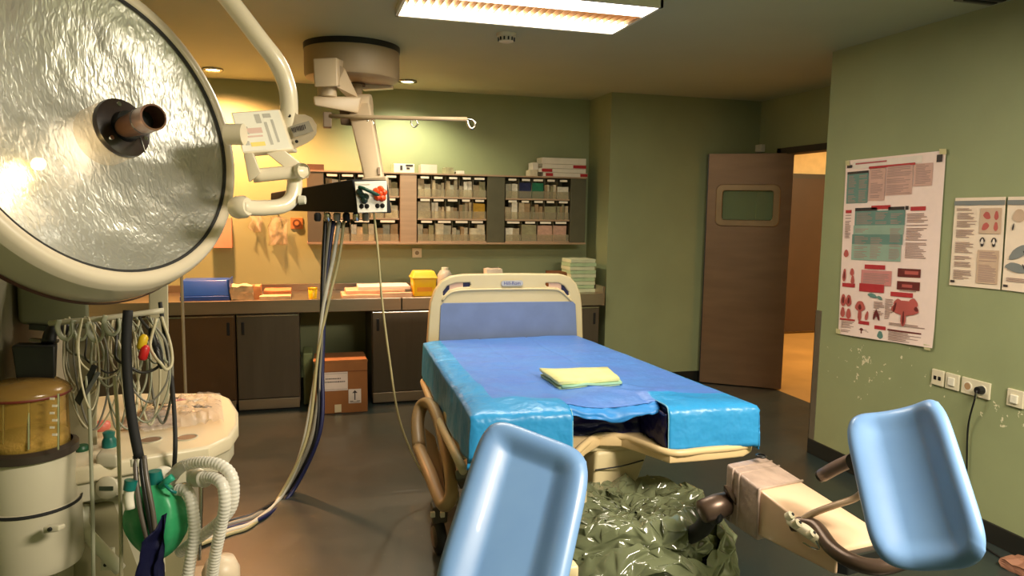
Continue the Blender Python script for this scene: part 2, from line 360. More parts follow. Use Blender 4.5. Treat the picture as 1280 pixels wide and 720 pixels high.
def downlight(p, label, col, st):
    t = thing('recessed_downlight', label, 'downlight', (p.x, p.y, CH-.02))
    link('trim_ring', lathe([(.05, -.001), (.075, -.001), (.078, -.012), (.062, -.016), (.05, -.004)], (p.x, p.y, CH), seg=32, cap=False), CHROME, t, True)
    link('lamp_disc', lathe([(.05, -.002), (.05, -.008)], (p.x, p.y, CH), seg=32), mat('downlight_disc'+label[:6], col, .5, emit=(col, st)), t)
downlight(Vector((-.66, 6.0, CH)), 'warm glowing round downlight at the left above the orange-lit wall', (255, 236, 190), 14)
downlight(Vector((.80, 6.0, CH)), 'small round downlight just right of the round ceiling drum', (255, 250, 226), 10)
p = AZ(633, 42, CH)
t = thing('smoke_detector', 'small round cream smoke detector behind the ceiling light panel', 'smoke detector', (p.x, p.y, CH-.05))
link('base', lathe([(.055, -.018), (.058, -.005), (.058, 0)], (p.x, p.y, CH)), CREAM, t, 'auto')
bm = lathe([(.03, -.05), (.042, -.046), (.046, -.028), (.046, -.018)], (p.x, p.y, CH)); link('sensor_head', bm, CREAM, t, 'auto')
bm = bmesh.new()
for k in range(12):
    a = 2*PI*k/12; q = (p.x+.0465*math.cos(a), p.y+.0465*math.sin(a)); bx(bm, q[0]-.004, q[0]+.004, q[1]-.004, q[1]+.004, CH-.042, CH-.024)
link('vent_slots', bm, RUBBER, t)['kind'] = 'stuff'
p = AZ(1222, 0, CH)
t = thing('ceiling_vent', 'dark square air vent in the ceiling close to the right wall', 'air vent', (p.x-.05, p.y, CH-.01))
bm = box(p.x-.12, p.x+.10, p.y-.28, p.y+.02, CH-.012, CH); link('frame', bm, mat('vent_grey', (110, 106, 88), .5), t)
for k in range(6): link('slat', box(p.x-.10, p.x+.08, p.y-.26+k*.045, p.y-.24+k*.045, CH-.018, CH-.012), RUBBER, t)

# ============================================================ BACK COUNTER
CY = 5.785; CZ = .86
WT = mat('steel_worktop', (176, 160, 140), .3, .88, nz=(2, .12), stretch=(1, 1, 6))
xs = AY(502, 375, CY).x
t = thing('steel_worktop', 'left stainless steel worktop with the blue tray and papers on it', 'worktop', (-.6, 6.1, CZ))
link('top', box(WL+.01, xs-.003, CY, YB, CZ-.01, CZ, .002), WT, t); link('front_rim', box(WL+.01, xs-.003, CY-.006, CY+.03, CZ-.095, CZ+.006, .004), WT, t)
link('splashback', box(WL+.01, xs-.003, YB-.02, YB-.001, CZ, CZ+.06, .003), WT, t)
t = thing('steel_worktop', 'right stainless steel worktop behind the bed, ending at the green pillar', 'worktop', (1.5, 6.1, CZ))
link('top', box(xs+.003, PX-.10, CY, YB, CZ-.01, CZ, .002), WT, t); link('front_rim', box(xs+.003, PX-.10, CY-.006, CY+.03, CZ-.095, CZ+.006, .004), WT, t)
link('splashback', box(xs+.003, PX-.10, YB-.02, YB-.001, CZ, CZ+.06, .003), WT, t)
link('end_rim', box(PX-.105, PX-.085, CY-.006, YB, CZ-.10, CZ+.07, .003), WT, t)
def cabinet(x0, x1, label, hside, m=STEELD, base=True):
    t = thing('base_cabinet', label, 'cabinet', ((x0+x1)/2, 6.1, 0))
    link('body', box(x0+.002, x1-.002, CY+.03, YB-.02, .06, CZ-.012), m, t)
    link('door', box(x0+.008, x1-.008, CY+.008, CY+.03, .10, CZ-.105, .004), m, t)
    hx = x1-.05 if hside > 0 else x0+.05
    link('handle_slot', box(hx-.011, hx+.011, CY+.003, CY+.01, .60, .70, .004), BLACK, t)
    link('door_top_lip', box(x0+.008, x1-.008, CY+.002, CY+.02, CZ-.12, CZ-.108, .002), CHROME, t)
    link('plinth', box(x0+.01, x1-.01, CY+.03, YB-.05, 0, .06), BLACK, t)
    link('kick_strip', box(x0+.008, x1-.008, CY+.004, CY+.03, .015, .095, .003), WT, t)
    return t
xa, xb, xc = -.53, -.065, .485
cabinet(-1.70, -1.02, 'steel base cabinet at the far left behind the anaesthesia machine', 1)
cabinet(-1.015, xa-.004, 'brownish steel base cabinet left of the paired door, under the blue tray', 1, mat('steel_door_warm', (108, 82, 56), .42, .7, nz=(2, .2)))
cabinet(xa, xb, 'steel base cabinet immediately left of the cardboard box', -1)
cabinet(xc, 1.02, 'steel base cabinet right of the cardboard box, beside the bed head', -1)
cabinet(1.025, 1.72, 'steel base cabinet hidden behind the bed headboard', -1)
cabinet(1.725, 2.44, 'steel base cabinet next to the green pillar, right of the headboard', 1)

# cardboard box in the gap
t = thing('cardboard_box', 'brown cardboard box with white labels in the gap under the worktop', 'box', (.24, 5.9, 0))
bm = box(.045, .435, 5.60, 5.98, .0, .40, .004); link('carton', bm, CARD, t)
bm = hexa([(.03, 5.60, .415), (.43, 5.60, .415), (.43, 5.98, .40), (.045, 5.98, .40), (.04, 5.60, .40), (.44, 5.60, .40), (.435, 5.98, .395), (.045, 5.98, .395)]); link('top_flap', bm, CARD, t)
link('flap_seam', box(.045, .435, 5.597, 5.6, .325, .33), mat('cardboard_dark', (118, 72, 36), .9), t)
link('paper_label', box(.085, .285, 5.595, 5.6, .18, .325), mat('label_pink_white', (226, 208, 196), .8), t)
INK = mat('dark_ink', (60, 52, 56), .8)
bm = bmesh.new()
for z, x0, x1 in ((.275, .12, .235), (.25, .10, .265)):
    x = x0
    while x < x1: wd = random.uniform(.006, .016); bx(bm, x, min(x+wd, x1), 5.5935, 5.595, z-.004, z+.004); x += wd+.004
bx(bm, .09, .28, 5.5935, 5.595, .313, .3145); bx(bm, .09, .28, 5.5935, 5.595, .19, .1915)
link('label_print', bm, INK, t)['kind'] = 'stuff'
link('arrow_label', box(.29, .385, 5.595, 5.6, .075, .185), mat('label_white', (228, 214, 204), .8), t)
bm = box(.334, .342, 5.5935, 5.595, .10, .17)
for sx in (-1, 1):
    v = [bm.verts.new((.338, 5.5937, .178)), bm.verts.new((.338+sx*.02, 5.5937, .155)), bm.verts.new((.338, 5.5937, .155))]; bm.faces.new(v)
bx(bm, .30, .325, 5.5935, 5.595, .09, .094); bx(bm, .352, .376, 5.5935, 5.595, .09, .094); bx(bm, .30, .376, 5.5935, 5.595, .082, .085)
link('arrow_print', bm, INK, t)['kind'] = 'stuff'
link('tape_tab', box(.185, .235, 5.594, 5.6, .01, .07), mat('tape_cream', (224, 206, 168), .5), t)
tag(link('plastic_crate', box(-.045, .03, 5.9, 6.2, .0, .42, .01), mat('pale_green_panel', (128, 138, 90), .6)), 'pale greenish board standing left of the cardboard box', 'board')

# ---- items on the worktop
zc = CZ
def onc(px, y=6.0): return AY(px, 370, y).x
# blue tray
x0, x1 = AY(225, 370, 5.88).x, AY(287, 370, 5.88).x
t = thing('blue_tray_box', 'royal blue plastic tray box at the left end of the worktop', 'box', ((x0+x1)/2, 6.0, zc))
link('base', box(x0, x1, 5.86, 6.14, zc, zc+.035, .006), PLBLUE, t)
bm = hexa([(x0+.005, 5.93, zc+.15), (x1-.02, 5.93, zc+.15), (x1-.02, 6.13, zc+.15), (x0+.005, 6.13, zc+.15), (x0, 5.87, zc+.037), (x1-.005, 5.87, zc+.037), (x1-.005, 6.14, zc+.037), (x0, 6.14, zc+.037)], .006)
link('lid', bm, PLBLUE, t, 'auto')
link('end_flap', box(x1-.004, x1+.004, 5.86, 6.14, zc, zc+.16, .002), PLBLUE, t)
def packet(name, label, cat, x0, x1, y0, y1, z0, z1, m, amp=.006, seed=0, group=None, cuts=3, rot=0):
    bm = subdiv_box(x0, x1, y0, y1, z0, z1, cuts); crumple(bm, amp, 22, seed, keepz=z0)
    if rot: rot_bm(bm, ((x0+x1)/2, (y0+y1)/2, z0), rot)
    return tag(link(name, bm, m, None, 'auto'), label, cat, group)
CRP = mat('crumpled_cream_paper', (214, 184, 140), .8, nz=(14, .25)); BRP = mat('tan_paper', (196, 142, 92), .8, nz=(14, .2)); PKP = mat('pinkish_paper', (226, 182, 146), .8, nz=(14, .15))
packet('paper_bag', 'crumpled cream paper bag just right of the blue tray', 'paper bag', onc(291), onc(318), 5.84, 6.0, zc, zc+.11, CRP, .018, 1, cuts=5)
packet('paper_bag', 'tan crumpled paper bag between the cream bag and the flat papers', 'paper bag', onc(317), onc(327), 5.90, 6.06, zc, zc+.10, BRP, .012, 2)
packet('folded_paper_pack', 'flat pinkish pack lying behind the cream papers near the paper bags', 'papers', onc(330), onc(364), 5.98, 6.2, zc, zc+.055, mat('salmon_pack', (196, 130, 84), .8), .006, 3)
packet('paper_stack', 'low stack of cream papers in front of the pinkish pack', 'papers', onc(326), onc(364), 5.82, 5.96, zc, zc+.03, CRP, .004, 4)
t = thing('plastic_cup', 'small yellow plastic cup on the worktop beside the hanging hoses', 'cup', (onc(391), 5.9, zc))
cx = onc(391, 5.88); link('cup_body', lathe([(.030, 0), (.036, .085), (.034, .085), (.028, .006)], (cx, 5.88, zc), seg=24, cap=False), YELLOW, t, True); link('rim', lathe([(.036, .082), (.039, .084), (.036, .088)], (cx, 5.88, zc), seg=24, cap=False), YELLOW, t, True)
link('contents', lathe([(.033, .06), (.033, .075)], (cx, 5.88, zc), seg=24), YELLOW, t)
for k, (a, b, y0, y1, z0, z1, l) in enumerate(((427, 473, 5.86, 6.16, 0, .022, 'bottom pack of folded white wipes on the worktop left of the yellow sharps bin'), (432, 505, 5.92, 6.2, .024, .05, 'middle pack of folded white wipes left of the yellow sharps bin'), (448, 512, 5.96, 6.22, .052, .078, 'top pack of folded white wipes left of the yellow sharps bin'), (476, 512, 5.85, 5.91, 0, .035, 'rolled white paper lying in front of the folded wipes'))):
    packet('folded_wipes', l, 'wipes', onc(a), onc(b), y0, y1, zc+z0, zc+z1, PKP if k != 2 else PAPER, .004, 10+k)
# sharps container
x0, x1 = onc(515, 5.9), onc(546, 5.9)
t = thing('sharps_container', 'yellow sharps container with lid on the worktop left of the headboard', 'sharps container', ((x0+x1)/2, 5.97, zc))
def taper(x0, x1, y0, y1, z0, z1, d, bev): return hexa([(x0, y0, z1), (x1, y0, z1), (x1, y1, z1), (x0, y1, z1), (x0+d, y0+d, z0), (x1-d, y0+d, z0), (x1-d, y1-d, z0), (x0+d, y1-d, z0)], bev)
link('tub', taper(x0+.006, x1-.006, 5.88, 6.05, zc, zc+.15, .008, .006), YELLOW, t, 'auto')
link('lid', hexa([(x0+.02, 5.90, zc+.205), (x1-.02, 5.90, zc+.205), (x1-.02, 6.03, zc+.205), (x0+.02, 6.03, zc+.205), (x0, 5.87, zc+.155), (x1, 5.87, zc+.155), (x1, 6.06, zc+.155), (x0, 6.06, zc+.155)], .006), mat('pale_yellow_lid', (244, 208, 70), .35), t, 'auto')
link('lid_rim', box(x0-.003, x1+.003, 5.865, 6.065, zc+.145, zc+.158, .003), mat('pale_yellow_lid', (244, 208, 70), .35), t)
link('hazard_label', box(x0+.04, x1-.04, 5.884, 5.889, zc+.04, zc+.10), mat('orange_label', (236, 150, 20), .6), t)
cx = onc(560); t = thing('plastic_bottle', 'pale grey bottle just behind the left corner of the headboard', 'bottle', (cx, 6.1, zc))
link('bottle_body', lathe([(.06, 0), (.065, .02), (.065, .15), (.04, .19)], (cx, 6.15, zc), seg=24), mat('grey_bottle', (176, 170, 158), .4), t, True); link('cap', lathe([(.03, .185), (.03, .215)], (cx, 6.15, zc), seg=20), WHITE, t, 'auto')
packet('tissue_box', 'small white tissue pack seen over the middle of the headboard', 'tissues', onc(612), onc(632), 6.1, 6.25, zc, zc+.20, PAPER, .012, 30)
packet('brown_carton', 'brown carton seen over the right corner of the headboard', 'box', onc(688, 6.1), onc(712, 6.1), 6.05, 6.25, zc, zc+.17, mat('brown_carton_card', (122, 76, 38), .8), .002, 31)
for k in range(9):
    w0 = onc(708+random.uniform(-1.5, 1.5), 6.05); w1 = onc(739+random.uniform(-1.5, 1.5), 6.05)
    packet('folded_drape_pack', 'pale green folded drape, %s in the stack beside the green pillar' % ('topmost', 'second from top', 'third from top', 'fourth from top', 'in the middle', 'fourth from bottom', 'third from bottom', 'second from bottom', 'bottommost')[8-k], 'folded drape', w0, w1-.005, 5.95, 6.18, zc+.0325*k+.001, zc+.0325*k+.031, GCLOTH if k % 2 else mat('white_green_cloth', (206, 214, 178), .85), .003, 40+k, group='stack of green folded drapes')

# ---- things on the back wall
def plate_box(name, label, cat, c, wd, ht, dep, m, wall='back', bev=.004, parent=None):
    if wall == 'back': bm = box(c.x-wd/2, c.x+wd/2, YB-dep, YB, c.z-ht/2, c.z+ht/2, bev)
    elif wall == 'right': bm = box(WR-dep, WR, c.y-wd/2, c.y+wd/2, c.z-ht/2, c.z+ht/2, bev)
    elif wall == 'left': bm = box(WL, WL+dep, c.y-wd/2, c.y+wd/2, c.z-ht/2, c.z+ht/2, bev)
    return bm
c = AY(521, 316, YB); t = thing('wall_socket', 'cream wall socket between the supply rack and the yellow sharps container', 'socket', (c.x, YB, c.z-.04))
link('plate', plate_box('', '', '', c, .085, .085, .012, CREAM), CREAM, t); link('socket_face', cyl((c.x, YB-.016, c.z), (c.x, YB-.011, c.z), .026), WHITE, t)
link('socket_recess', cyl((c.x, YB-.0165, c.z), (c.x, YB-.0155, c.z), .019), mat('socket_shade', (150, 138, 112), .6), t)
c = AY(371, 279, YB); t = thing('wall_dial', 'small tan square wall plate with a brown round dial below the rack corner', 'wall switch', (c.x, YB, c.z-.05))
link('plate', plate_box('', '', '', c, .10, .10, .012, BRP), mat('tan_plate', (176, 120, 66), .5), t); link('dial', cyl((c.x, YB-.03, c.z), (c.x, YB-.011, c.z), .034), mat('brown_dial', (96, 58, 26), .5), t, 'auto')
link('dial_cap', cyl((c.x, YB-.034, c.z), (c.x, YB-.029, c.z), .018), mat('tan_plate', (176, 120, 66), .5), t)
def hanging(px0, px1, py0, py1, label, seed, m=None):
    a, b = AY(px0, py0, YB-.04), AY(px1, py1, YB-.04)
    bm = grid(lambda u, v: Vector((a.x+(b.x-a.x)*(u+.12*math.sin(v*9+seed)*(1-v)), YB-.05+.03*math.sin(u*PI*3+seed)*v, a.z+(b.z-a.z)*v)), 14, 16)
    crumple(bm, .022, 14, seed)
    for v in bm.verts: v.co.y = min(v.co.y, YB-.004)
    bmesh.ops.solidify(bm, geom=list(bm.faces), thickness=.002)
    t = thing('hanging_bag', label, 'plastic bag', ((a.x+b.x)/2, YB, min(a.z, b.z)))
    link('bag', bm, m or FILM, t, True); link('hook', tube([((a.x+b.x)/2, YB, a.z+.03), ((a.x+b.x)/2, YB-.03, a.z+.03), ((a.x+b.x)/2, YB-.035, a.z)], .004), CHROME, t, True)
hanging(336, 360, 272, 306, 'clear crumpled bag hanging on the orange-lit wall, right of the two', 1)
hanging(312, 328, 266, 290, 'smaller clear bag hanging on the orange-lit wall, left of the two', 4)
packet('pink_wall_box', 'pinkish glove box on the wall just right of the lamp rim', 'glove box', AY(268, 300, YB).x, AY(291, 300, YB).x, YB-.09, YB, AY(285, 309, YB).z, AY(285, 272, YB).z, mat('pinkish_box', (208, 150, 120), .7), .003, 33)

# ============================================================ SUPPLY RACK
RY0 = 6.2; RY1 = YB
rx0, rx1 = AY(384, 250, RY0).x, AY(732, 250, RY0).x; rz0, rz1 = 1.287, 1.862
t = thing('supply_rack', 'long steel wall rack of small supply bins above the worktop', 'rack', ((rx0+rx1)/2, 6.33, rz0))
RACK = t
RS = mat('rack_steel', (120, 108, 88), .5, .5, nz=(3, .15)); RSL = mat('rack_steel_light', (178, 148, 120), .42, .5, nz=(3, .12), stretch=(1, 1, 14)); RSD = mat('rack_steel_dark', (92, 88, 66), .5, .4)
link('back_plate', box(rx0, rx1, RY1-.01, RY1, rz0, rz1), RSD, t)
link('top_board', box(rx0-.005, rx1+.005, RY0-.005, RY1, rz1, rz1+.014, .002), RSL, t)
link('bottom_board', box(rx0-.005, rx1+.005, RY0-.02, RY1, rz0-.016, rz0, .002), RSL, t)
def X(px): return AY(px, 260, RY0).x
for a, b, m, nm in ((384, 405, RS, 'end_panel'), (500, 521, RSL, 'upright_panel'), (609, 631, RSD, 'upright_panel'), (713, 732, RSD, 'end_panel')):
    link(nm, box(X(a), X(b), RY0, RY1, rz0, rz1, .003), m, t)
rows = [rz1, rz1-.19, rz1-.375, rz0]
secs = [('left rack section', 406, 499, 5), ('middle rack section', 522, 608, 5), ('right rack section', 632, 712, 5)]
PK = {n: mat('packet_'+n, c, .7, nz=(40, .18)) for n, c in dict(beige=(206, 186, 150), cream=(226, 212, 180), white=(238, 230, 210), tan=(182, 152, 112), olive=(160, 154, 116), pink=(216, 170, 146), grey=(182, 178, 156), brown=(104, 76, 52), yellow=(214, 166, 48), navy=(26, 36, 84), green=(24, 120, 84)).items()}
ORD = ['first', 'second', 'third', 'fourth', 'fifth']
tagw = mat('tag_white', (244, 234, 214), .7)
for si, (sn, a, b, nb) in enumerate(secs):
    x0, x1 = X(a), X(b); 
    for r in (1, 2): link('shelf', box(x0, x1, RY0+.01, RY1-.01, rows[r]-.006, rows[r]), RSL, t)
    link('front_lip', box(x0, x1, RY0-.004, RY0+.004, rows[3]-.002, rows[3]+.012), RSL, t)
    link('front_lip', box(x0, x1, RY0, RY0+.006, rows[1]-.008, rows[1]+.006), RSL, t); link('front_lip', box(x0, x1, RY0, RY0+.006, rows[2]-.008, rows[2]+.006), RSL, t)
    for r in range(3):
        n = nb if r < 2 else (3 if si == 0 else 4)
        zt, zb = rows[r]-.006, rows[r+1]
        for k in range(n):
            c0 = x0+(x1-x0)*k/n; c1 = x0+(x1-x0)*(k+1)/n; cw = c1-c0
            if k: link('divider', box(c0-.0015, c0+.0015, RY0+.004, RY1-.012, zb, zt), CLEARB, t)
            # clear bin front and hanging tag
            link('bin_front', box(c0+.004, c1-.004, RY0+.002, RY0+.004, zb+.008, zb+.07), CLEARB, t)
            tw = cw*random.uniform(.55, .75); tx = c0+cw/2+random.uniform(-.006, .006)
            link('bin_tag', box(tx-tw/2, tx+tw/2, RY0-.004, RY0, zt-.026, zt-.008), tagw, t)
            sp = None
            if si == 2 and r == 0 and k == 1: sp = 'navy'
            if si == 2 and r == 0 and k == 2: sp = 'green'
            if si == 1 and r == 1 and k == 4: sp = 'yellow'
            if si == 2 and r == 2 and k in (2, 3): sp = 'pink'
            row = ('top', 'middle', 'bottom')[r]
            if sp:
                cols = [sp]
            else:
                cnt = random.choice([1, 2, 2, 3, 4]) if si or r < 2 else random.choice([3, 4])
                if r == 2 and (si, k) == (1, 2): cnt = 4
                cols = [random.choice(['beige', 'cream', 'white', 'tan', 'olive', 'cream', 'grey', 'beige']) for _ in range(cnt)]
            m_ = len(cols); ww = (cw-.014)/m_
            for q, cn in enumerate(cols):
                h = (zt-zb)*(random.uniform(.55, .86) if not sp else .78); xx = c0+.007+ww*q
                yd = RY0+.012+random.uniform(0, .04)
                bm = subdiv_box(xx+.001, xx+ww-.001, yd, yd+.12, zb+.001, zb+h, 1)
                crumple(bm, min(.006, ww*.16), 30, si*50+r*17+k*5+q, keepz=zb+.001)
                pos = '' if m_ == 1 else (', %s inside' % ORD[q])
                o = link('supply_packet', bm, PK[cn], None)
                if cn == 'white' or (cn == 'cream' and q % 2):
                    pass
                tag(o, '%s packet, %s bin of %s row, %s%s' % (cn, ORD[k], row, sn.replace(' section', ''), pos), 'packet', 'packets in the wall rack')
# boxes on top of rack
zt = rz1+.014
def X2(px): return AY(px, 212, 6.25).x
def zpy(py, px=600): return AY(px, py, 6.25).z
RACKBOX = []
t = thing('frame_box', 'thin brown wire tray on the left end of the supply rack', 'tray', (X2(395), 6.3, zt))
bm = box(X2(384), X2(405), 6.24, 6.25, zt, zt+.05); bx(bm, X2(384), X2(405), 6.38, 6.39, zt, zt+.05); link('side_rail', bm, mat('brown_wire', (90, 64, 44), .6), t)
link('tray_paper', box(X2(386), X2(403), 6.25, 6.38, zt, zt+.035), mat('pale_grey_paper', (170, 150, 128), .7), t)
t = thing('instrument_box', 'white box with dark marks on the rack, above the light upright', 'box', (X2(505), 6.3, zt))
link('carton', box(X2(492), X2(518), 6.24, 6.38, zt, zt+.075, .003), PAPER, t)
bm = box(X2(500), X2(503), 6.237, 6.24, zt+.02, zt+.06); bx(bm, X2(507), X2(516), 6.237, 6.24, zt+.055, zt+.07); bx(bm, X2(508), X2(512), 6.237, 6.24, zt+.03, zt+.045); link('dark_print', bm, INK, t)['kind'] = 'stuff'
packet('carton', 'plain pinkish white carton on the rack right of the marked box', 'box', X2(526), X2(546), 6.24, 6.38, zt, zt+.075, mat('pink_white_card', (224, 204, 186), .75), .001, 50)
packet('dressing_pack', 'small olive pack lying on the rack, right of the pinkish carton', 'packet', X2(556), X2(567), 6.24, 6.36, zt, zt+.055, PK['olive'], .006, 51)
packet('dressing_pack', 'tiny white crumpled pack on the rack near the middle section', 'packet', X2(570), X2(580), 6.24, 6.34, zt, zt+.03, PAPER, .006, 52)
def redbox(a, b, z0, z1, label, red, y0=6.22):
    t = thing('glove_box', label, 'box', (X2((a+b)/2), 6.3, z0), 'red and white boxes on the rack')
    link('carton', box(X2(a), X2(b), y0, y0+.16, z0, z1-.001, .002), PAPER, t)
    for ra, rb in red: link('red_print', box(X2(ra), X2(rb), y0-.002, y0, z0+.004, z1-.005), REDP, t)
redbox(676, 731, zt+.112, zt+.168, 'plain white box on top of the red and white stack', [])
redbox(677, 731, zt+.074, zt+.111, 'white box with a red right end, second in the stack from top', [(715, 731)])
redbox(672, 731, zt+.037, zt+.073, 'white box with a red block at its left, third in the stack from top', [(676, 689)])
redbox(678, 733, zt, zt+.036, 'bottom white box of the stack with a red right corner', [(681, 690), (724, 733)])
packet('carton', 'small white box leaning at the left of the red and white stack, upper one', 'box', X2(665), X2(671.5), 6.23, 6.36, zt+.058, zt+.12, PAPER, .002, 60)
packet('carton', 'small tan box at the left foot of the red and white stack', 'box', X2(662), X2(671), 6.23, 6.36, zt, zt+.056, PK['cream'], .002, 61)

# ============================================================ RIGHT WALL
def Rp(px, py): return AX(px, py, WR)
# large poster: local frame on the wall, u to the right (-y), v up
def paper_sheet(tl, tr, br, bl, dep, mname, parent, seed=0, curl=.012):
    def fn(u, v):
        a = tl.lerp(tr, u); b = bl.lerp(br, u); p = a.lerp(b, v); d = dep+curl*max(0, v-.9)*6*abs(math.sin(u*5+seed))+.002*noise.noise(Vector((u*4, v*5, seed)))
        return Vector((WR-d, p.y, p.z))
    bm = grid(fn, 20, 24); o = link('sheet', bm, mname, parent, False); md = o.modifiers.new('thickness', 'SOLIDIFY'); md.thickness = .0006; md.offset = 0; return o
PINKP = mat('poster_pink_paper', (246, 222, 212), .45, nz=(30, .03))
tl, tr, br, bl = Rp(1059, 201), Rp(1184, 188), Rp(1168, 435), Rp(1049, 417)
t = thing('wall_poster', 'large pink and teal medical poster with anatomical drawings taped to the wall', 'poster', (WR, (tl.y+br.y)/2, bl.z))
paper_sheet(tl, tr, br, bl, .008, PINKP, t)
POSTER = dict(TEALP=mat('poster_teal', (104, 142, 132), .5), TEAL2=mat('poster_teal_pale', (150, 176, 158), .5), RED=mat('poster_red', (186, 52, 58), .5), PNK=mat('poster_pink_block', (214, 140, 136), .5), PNK2=mat('poster_pale_pink', (212, 170, 156), .5), DK=mat('poster_dark', (54, 48, 50), .5), FL=mat('poster_flesh', (190, 92, 86), .5), MR=mat('poster_maroon', (108, 40, 40), .5), TX=mat('poster_text', (168, 138, 130), .6), WH=mat('poster_white', (240, 226, 214), .5), RT=mat('poster_red_text', (184, 90, 92), .6))
def PP(u, v, d=.0): a = tl.lerp(tr, u); b = bl.lerp(br, u); p = a.lerp(b, v); return Vector((WR-.0115-d, p.y, p.z))
def prect(bm, u0, u1, v0, v1, d=0):
    vs = [bm.verts.new(PP(u, v, d)) for u, v in ((u0, v0), (u1, v0), (u1, v1), (u0, v1))]; bm.faces.new(vs)
def pblock(name, key, rects, d=0):
    for r in rects:
        bm = bmesh.new(); prect(bm, *r, d); link(name, bm, POSTER[key], t)
def plines(rects, key, d=.0012, step=.0085, name='small_print', fill=.45):
    bm = bmesh.new()
    for u0, u1, v0, v1 in rects:
        v = v0
        while v < v1:
            e = u1-(random.random()**2)*(u1-u0)*.5
            if random.random() < .88: prect(bm, u0, e, v, v+step*fill, d)
            v += step
    o = link(name, bm, POSTER[key], t); o['kind'] = 'stuff'; return o
pblock('table_block', 'TEALP', [(.03, .27, .075, .245), (.14, .67, .29, .37), (.12, .66, .42, .475)], .0004)
pblock('table_block', 'TEAL2', [(.13, .665, .37, .42), (.12, .65, .475, .565)], .0004)
pblock('pale_panel', 'PNK2', [(.28, .45, .06, .235), (.46, .72, .045, .21), (.73, .90, .055, .17)], .0004)
pblock('title_panel', 'WH', [(.09, .80, .012, .052)], .0006)
pblock('table_header', 'DK', [(.03, .27, .066, .080), (.14, .38, .272, .290), (.50, .66, .272, .290), (.67, .70, .270, .290)], .0008)
pblock('corner_emblem', 'DK', [(.02, .08, .028, .044), (.93, .98, .018, .055)], .0008)
pblock('red_heading', 'RED', [(.27, .74, .046, .058), (.32, .52, .262, .282), (.72, .86, .275, .296), (.03, .10, .282, .300), (.28, .50, .588, .612), (.23, .50, .695, .740), (.03, .18, .700, .722), (.57, .79, .728, .752), (.02, .20, .905, .915), (.24, .36, .907, .926), (.42, .54, .922, .942)], .0008)
pblock('dark_rule', 'MR', [(.56, .89, .932, .940)], .0008)
pblock('pink_panel', 'PNK', [(.245, .57, .618, .70)], .0006)
pblock('photo_panel', 'MR', [(.63, .85, .60, .645), (.63, .85, .668, .713)], .0008)
pblock('photo_tissue', 'FL', [(.70, .83, .612, .630), (.68, .78, .684, .700)], .0014)
plines([(.05, .14, .09, .235), (.17, .26, .09, .235), (.30, .43, .07, .22), (.47, .71, .055, .20), (.75, .89, .06, .16), (.16, .34, .30, .36), (.37, .50, .30, .36), (.53, .65, .30, .36), (.15, .30, .38, .41), (.15, .30, .43, .55), (.33, .46, .43, .55), (.53, .64, .38, .55), (.69, .89, .31, .54), (.03, .10, .31, .44), (.27, .55, .628, .69), (.40, .52, .79, .86), (.04, .19, .92, .985), (.57, .89, .945, .99), (.52, .60, .77, .88), (.57, .92, .895, .91), (.66, .86, .648, .655), (.66, .86, .716, .722), (.25, .36, .955, .99)], 'TX')
plines([(.12, .76, .020, .030), (.12, .76, .034, .044)], 'RT', .0012, .0145, 'title_print', .6)
def pblob(name, key, ell, d=.001):
    for kk, (u, v, ru, rv, rot) in enumerate(ell):
        bm = bmesh.new(); vs = []; d += .00006
        for k in range(14):
            a = 2*PI*k/14; x = ru*math.cos(a)*(1+.15*math.sin(3*a)); y = rv*math.sin(a)
            vs.append(bm.verts.new(PP(u+x*math.cos(rot)-y*math.sin(rot), v+x*math.sin(rot)+y*math.cos(rot), d)))
        bm.faces.new(vs); link(name, bm, POSTER[key], t)
pblob('anatomy_drawing', 'FL', [(.05, .80, .03, .036, 0), (.115, .80, .034, .034, .1), (.05, .87, .026, .03, 0), (.12, .875, .028, .03, 0), (.25, .825, .055, .030, 0), (.25, .87, .02, .045, 0), (.33, .875, .016, .028, .4), (.72, .81, .13, .040, 0), (.66, .795, .05, .03, .3), (.79, .79, .05, .034, -.3), (.71, .86, .025, .05, 0), (.06, .53, .028, .022, 0), (.05, .655, .02, .038, .1), (.14, .635, .022, .022, 0), (.15, .68, .02, .026, 0)])
pblob('anatomy_shade', 'MR', [(.05, .80, .012, .02, 0), (.115, .80, .012, .018, 0), (.25, .83, .018, .016, 0), (.71, .865, .01, .04, 0), (.62, .81, .012, .03, .5), (.83, .81, .02, .012, .2), (.05, .655, .008, .022, 0), (.42, .862, .012, .034, .5), (.45, .865, .012, .034, -.6), (.28, .955, .02, .008, 0), (.28, .975, .008, .022, 0)], .0016)
pblob('hand_drawing', 'TEALP', [(.38, .758, .05, .012, .1), (.46, .768, .03, .010, .2), (.485, .972, .03, .022, 0)], .001)
FT = mat('clear_tape', (206, 198, 150), .3)
for (u, v, su, sv) in ((.0, .0, .05, .03), (.95, -.01, .06, .03), (.92, .985, .06, .03), (-.02, .97, .05, .03)):
    bm = bmesh.new(); vs = [bm.verts.new(PP(u+a*su, v+b*sv, .003)) for a, b in ((0, 0), (1, .1), (1.1, 1), (.1, .9))]; bm.faces.new(vs); link('tape', bm, FT, t)
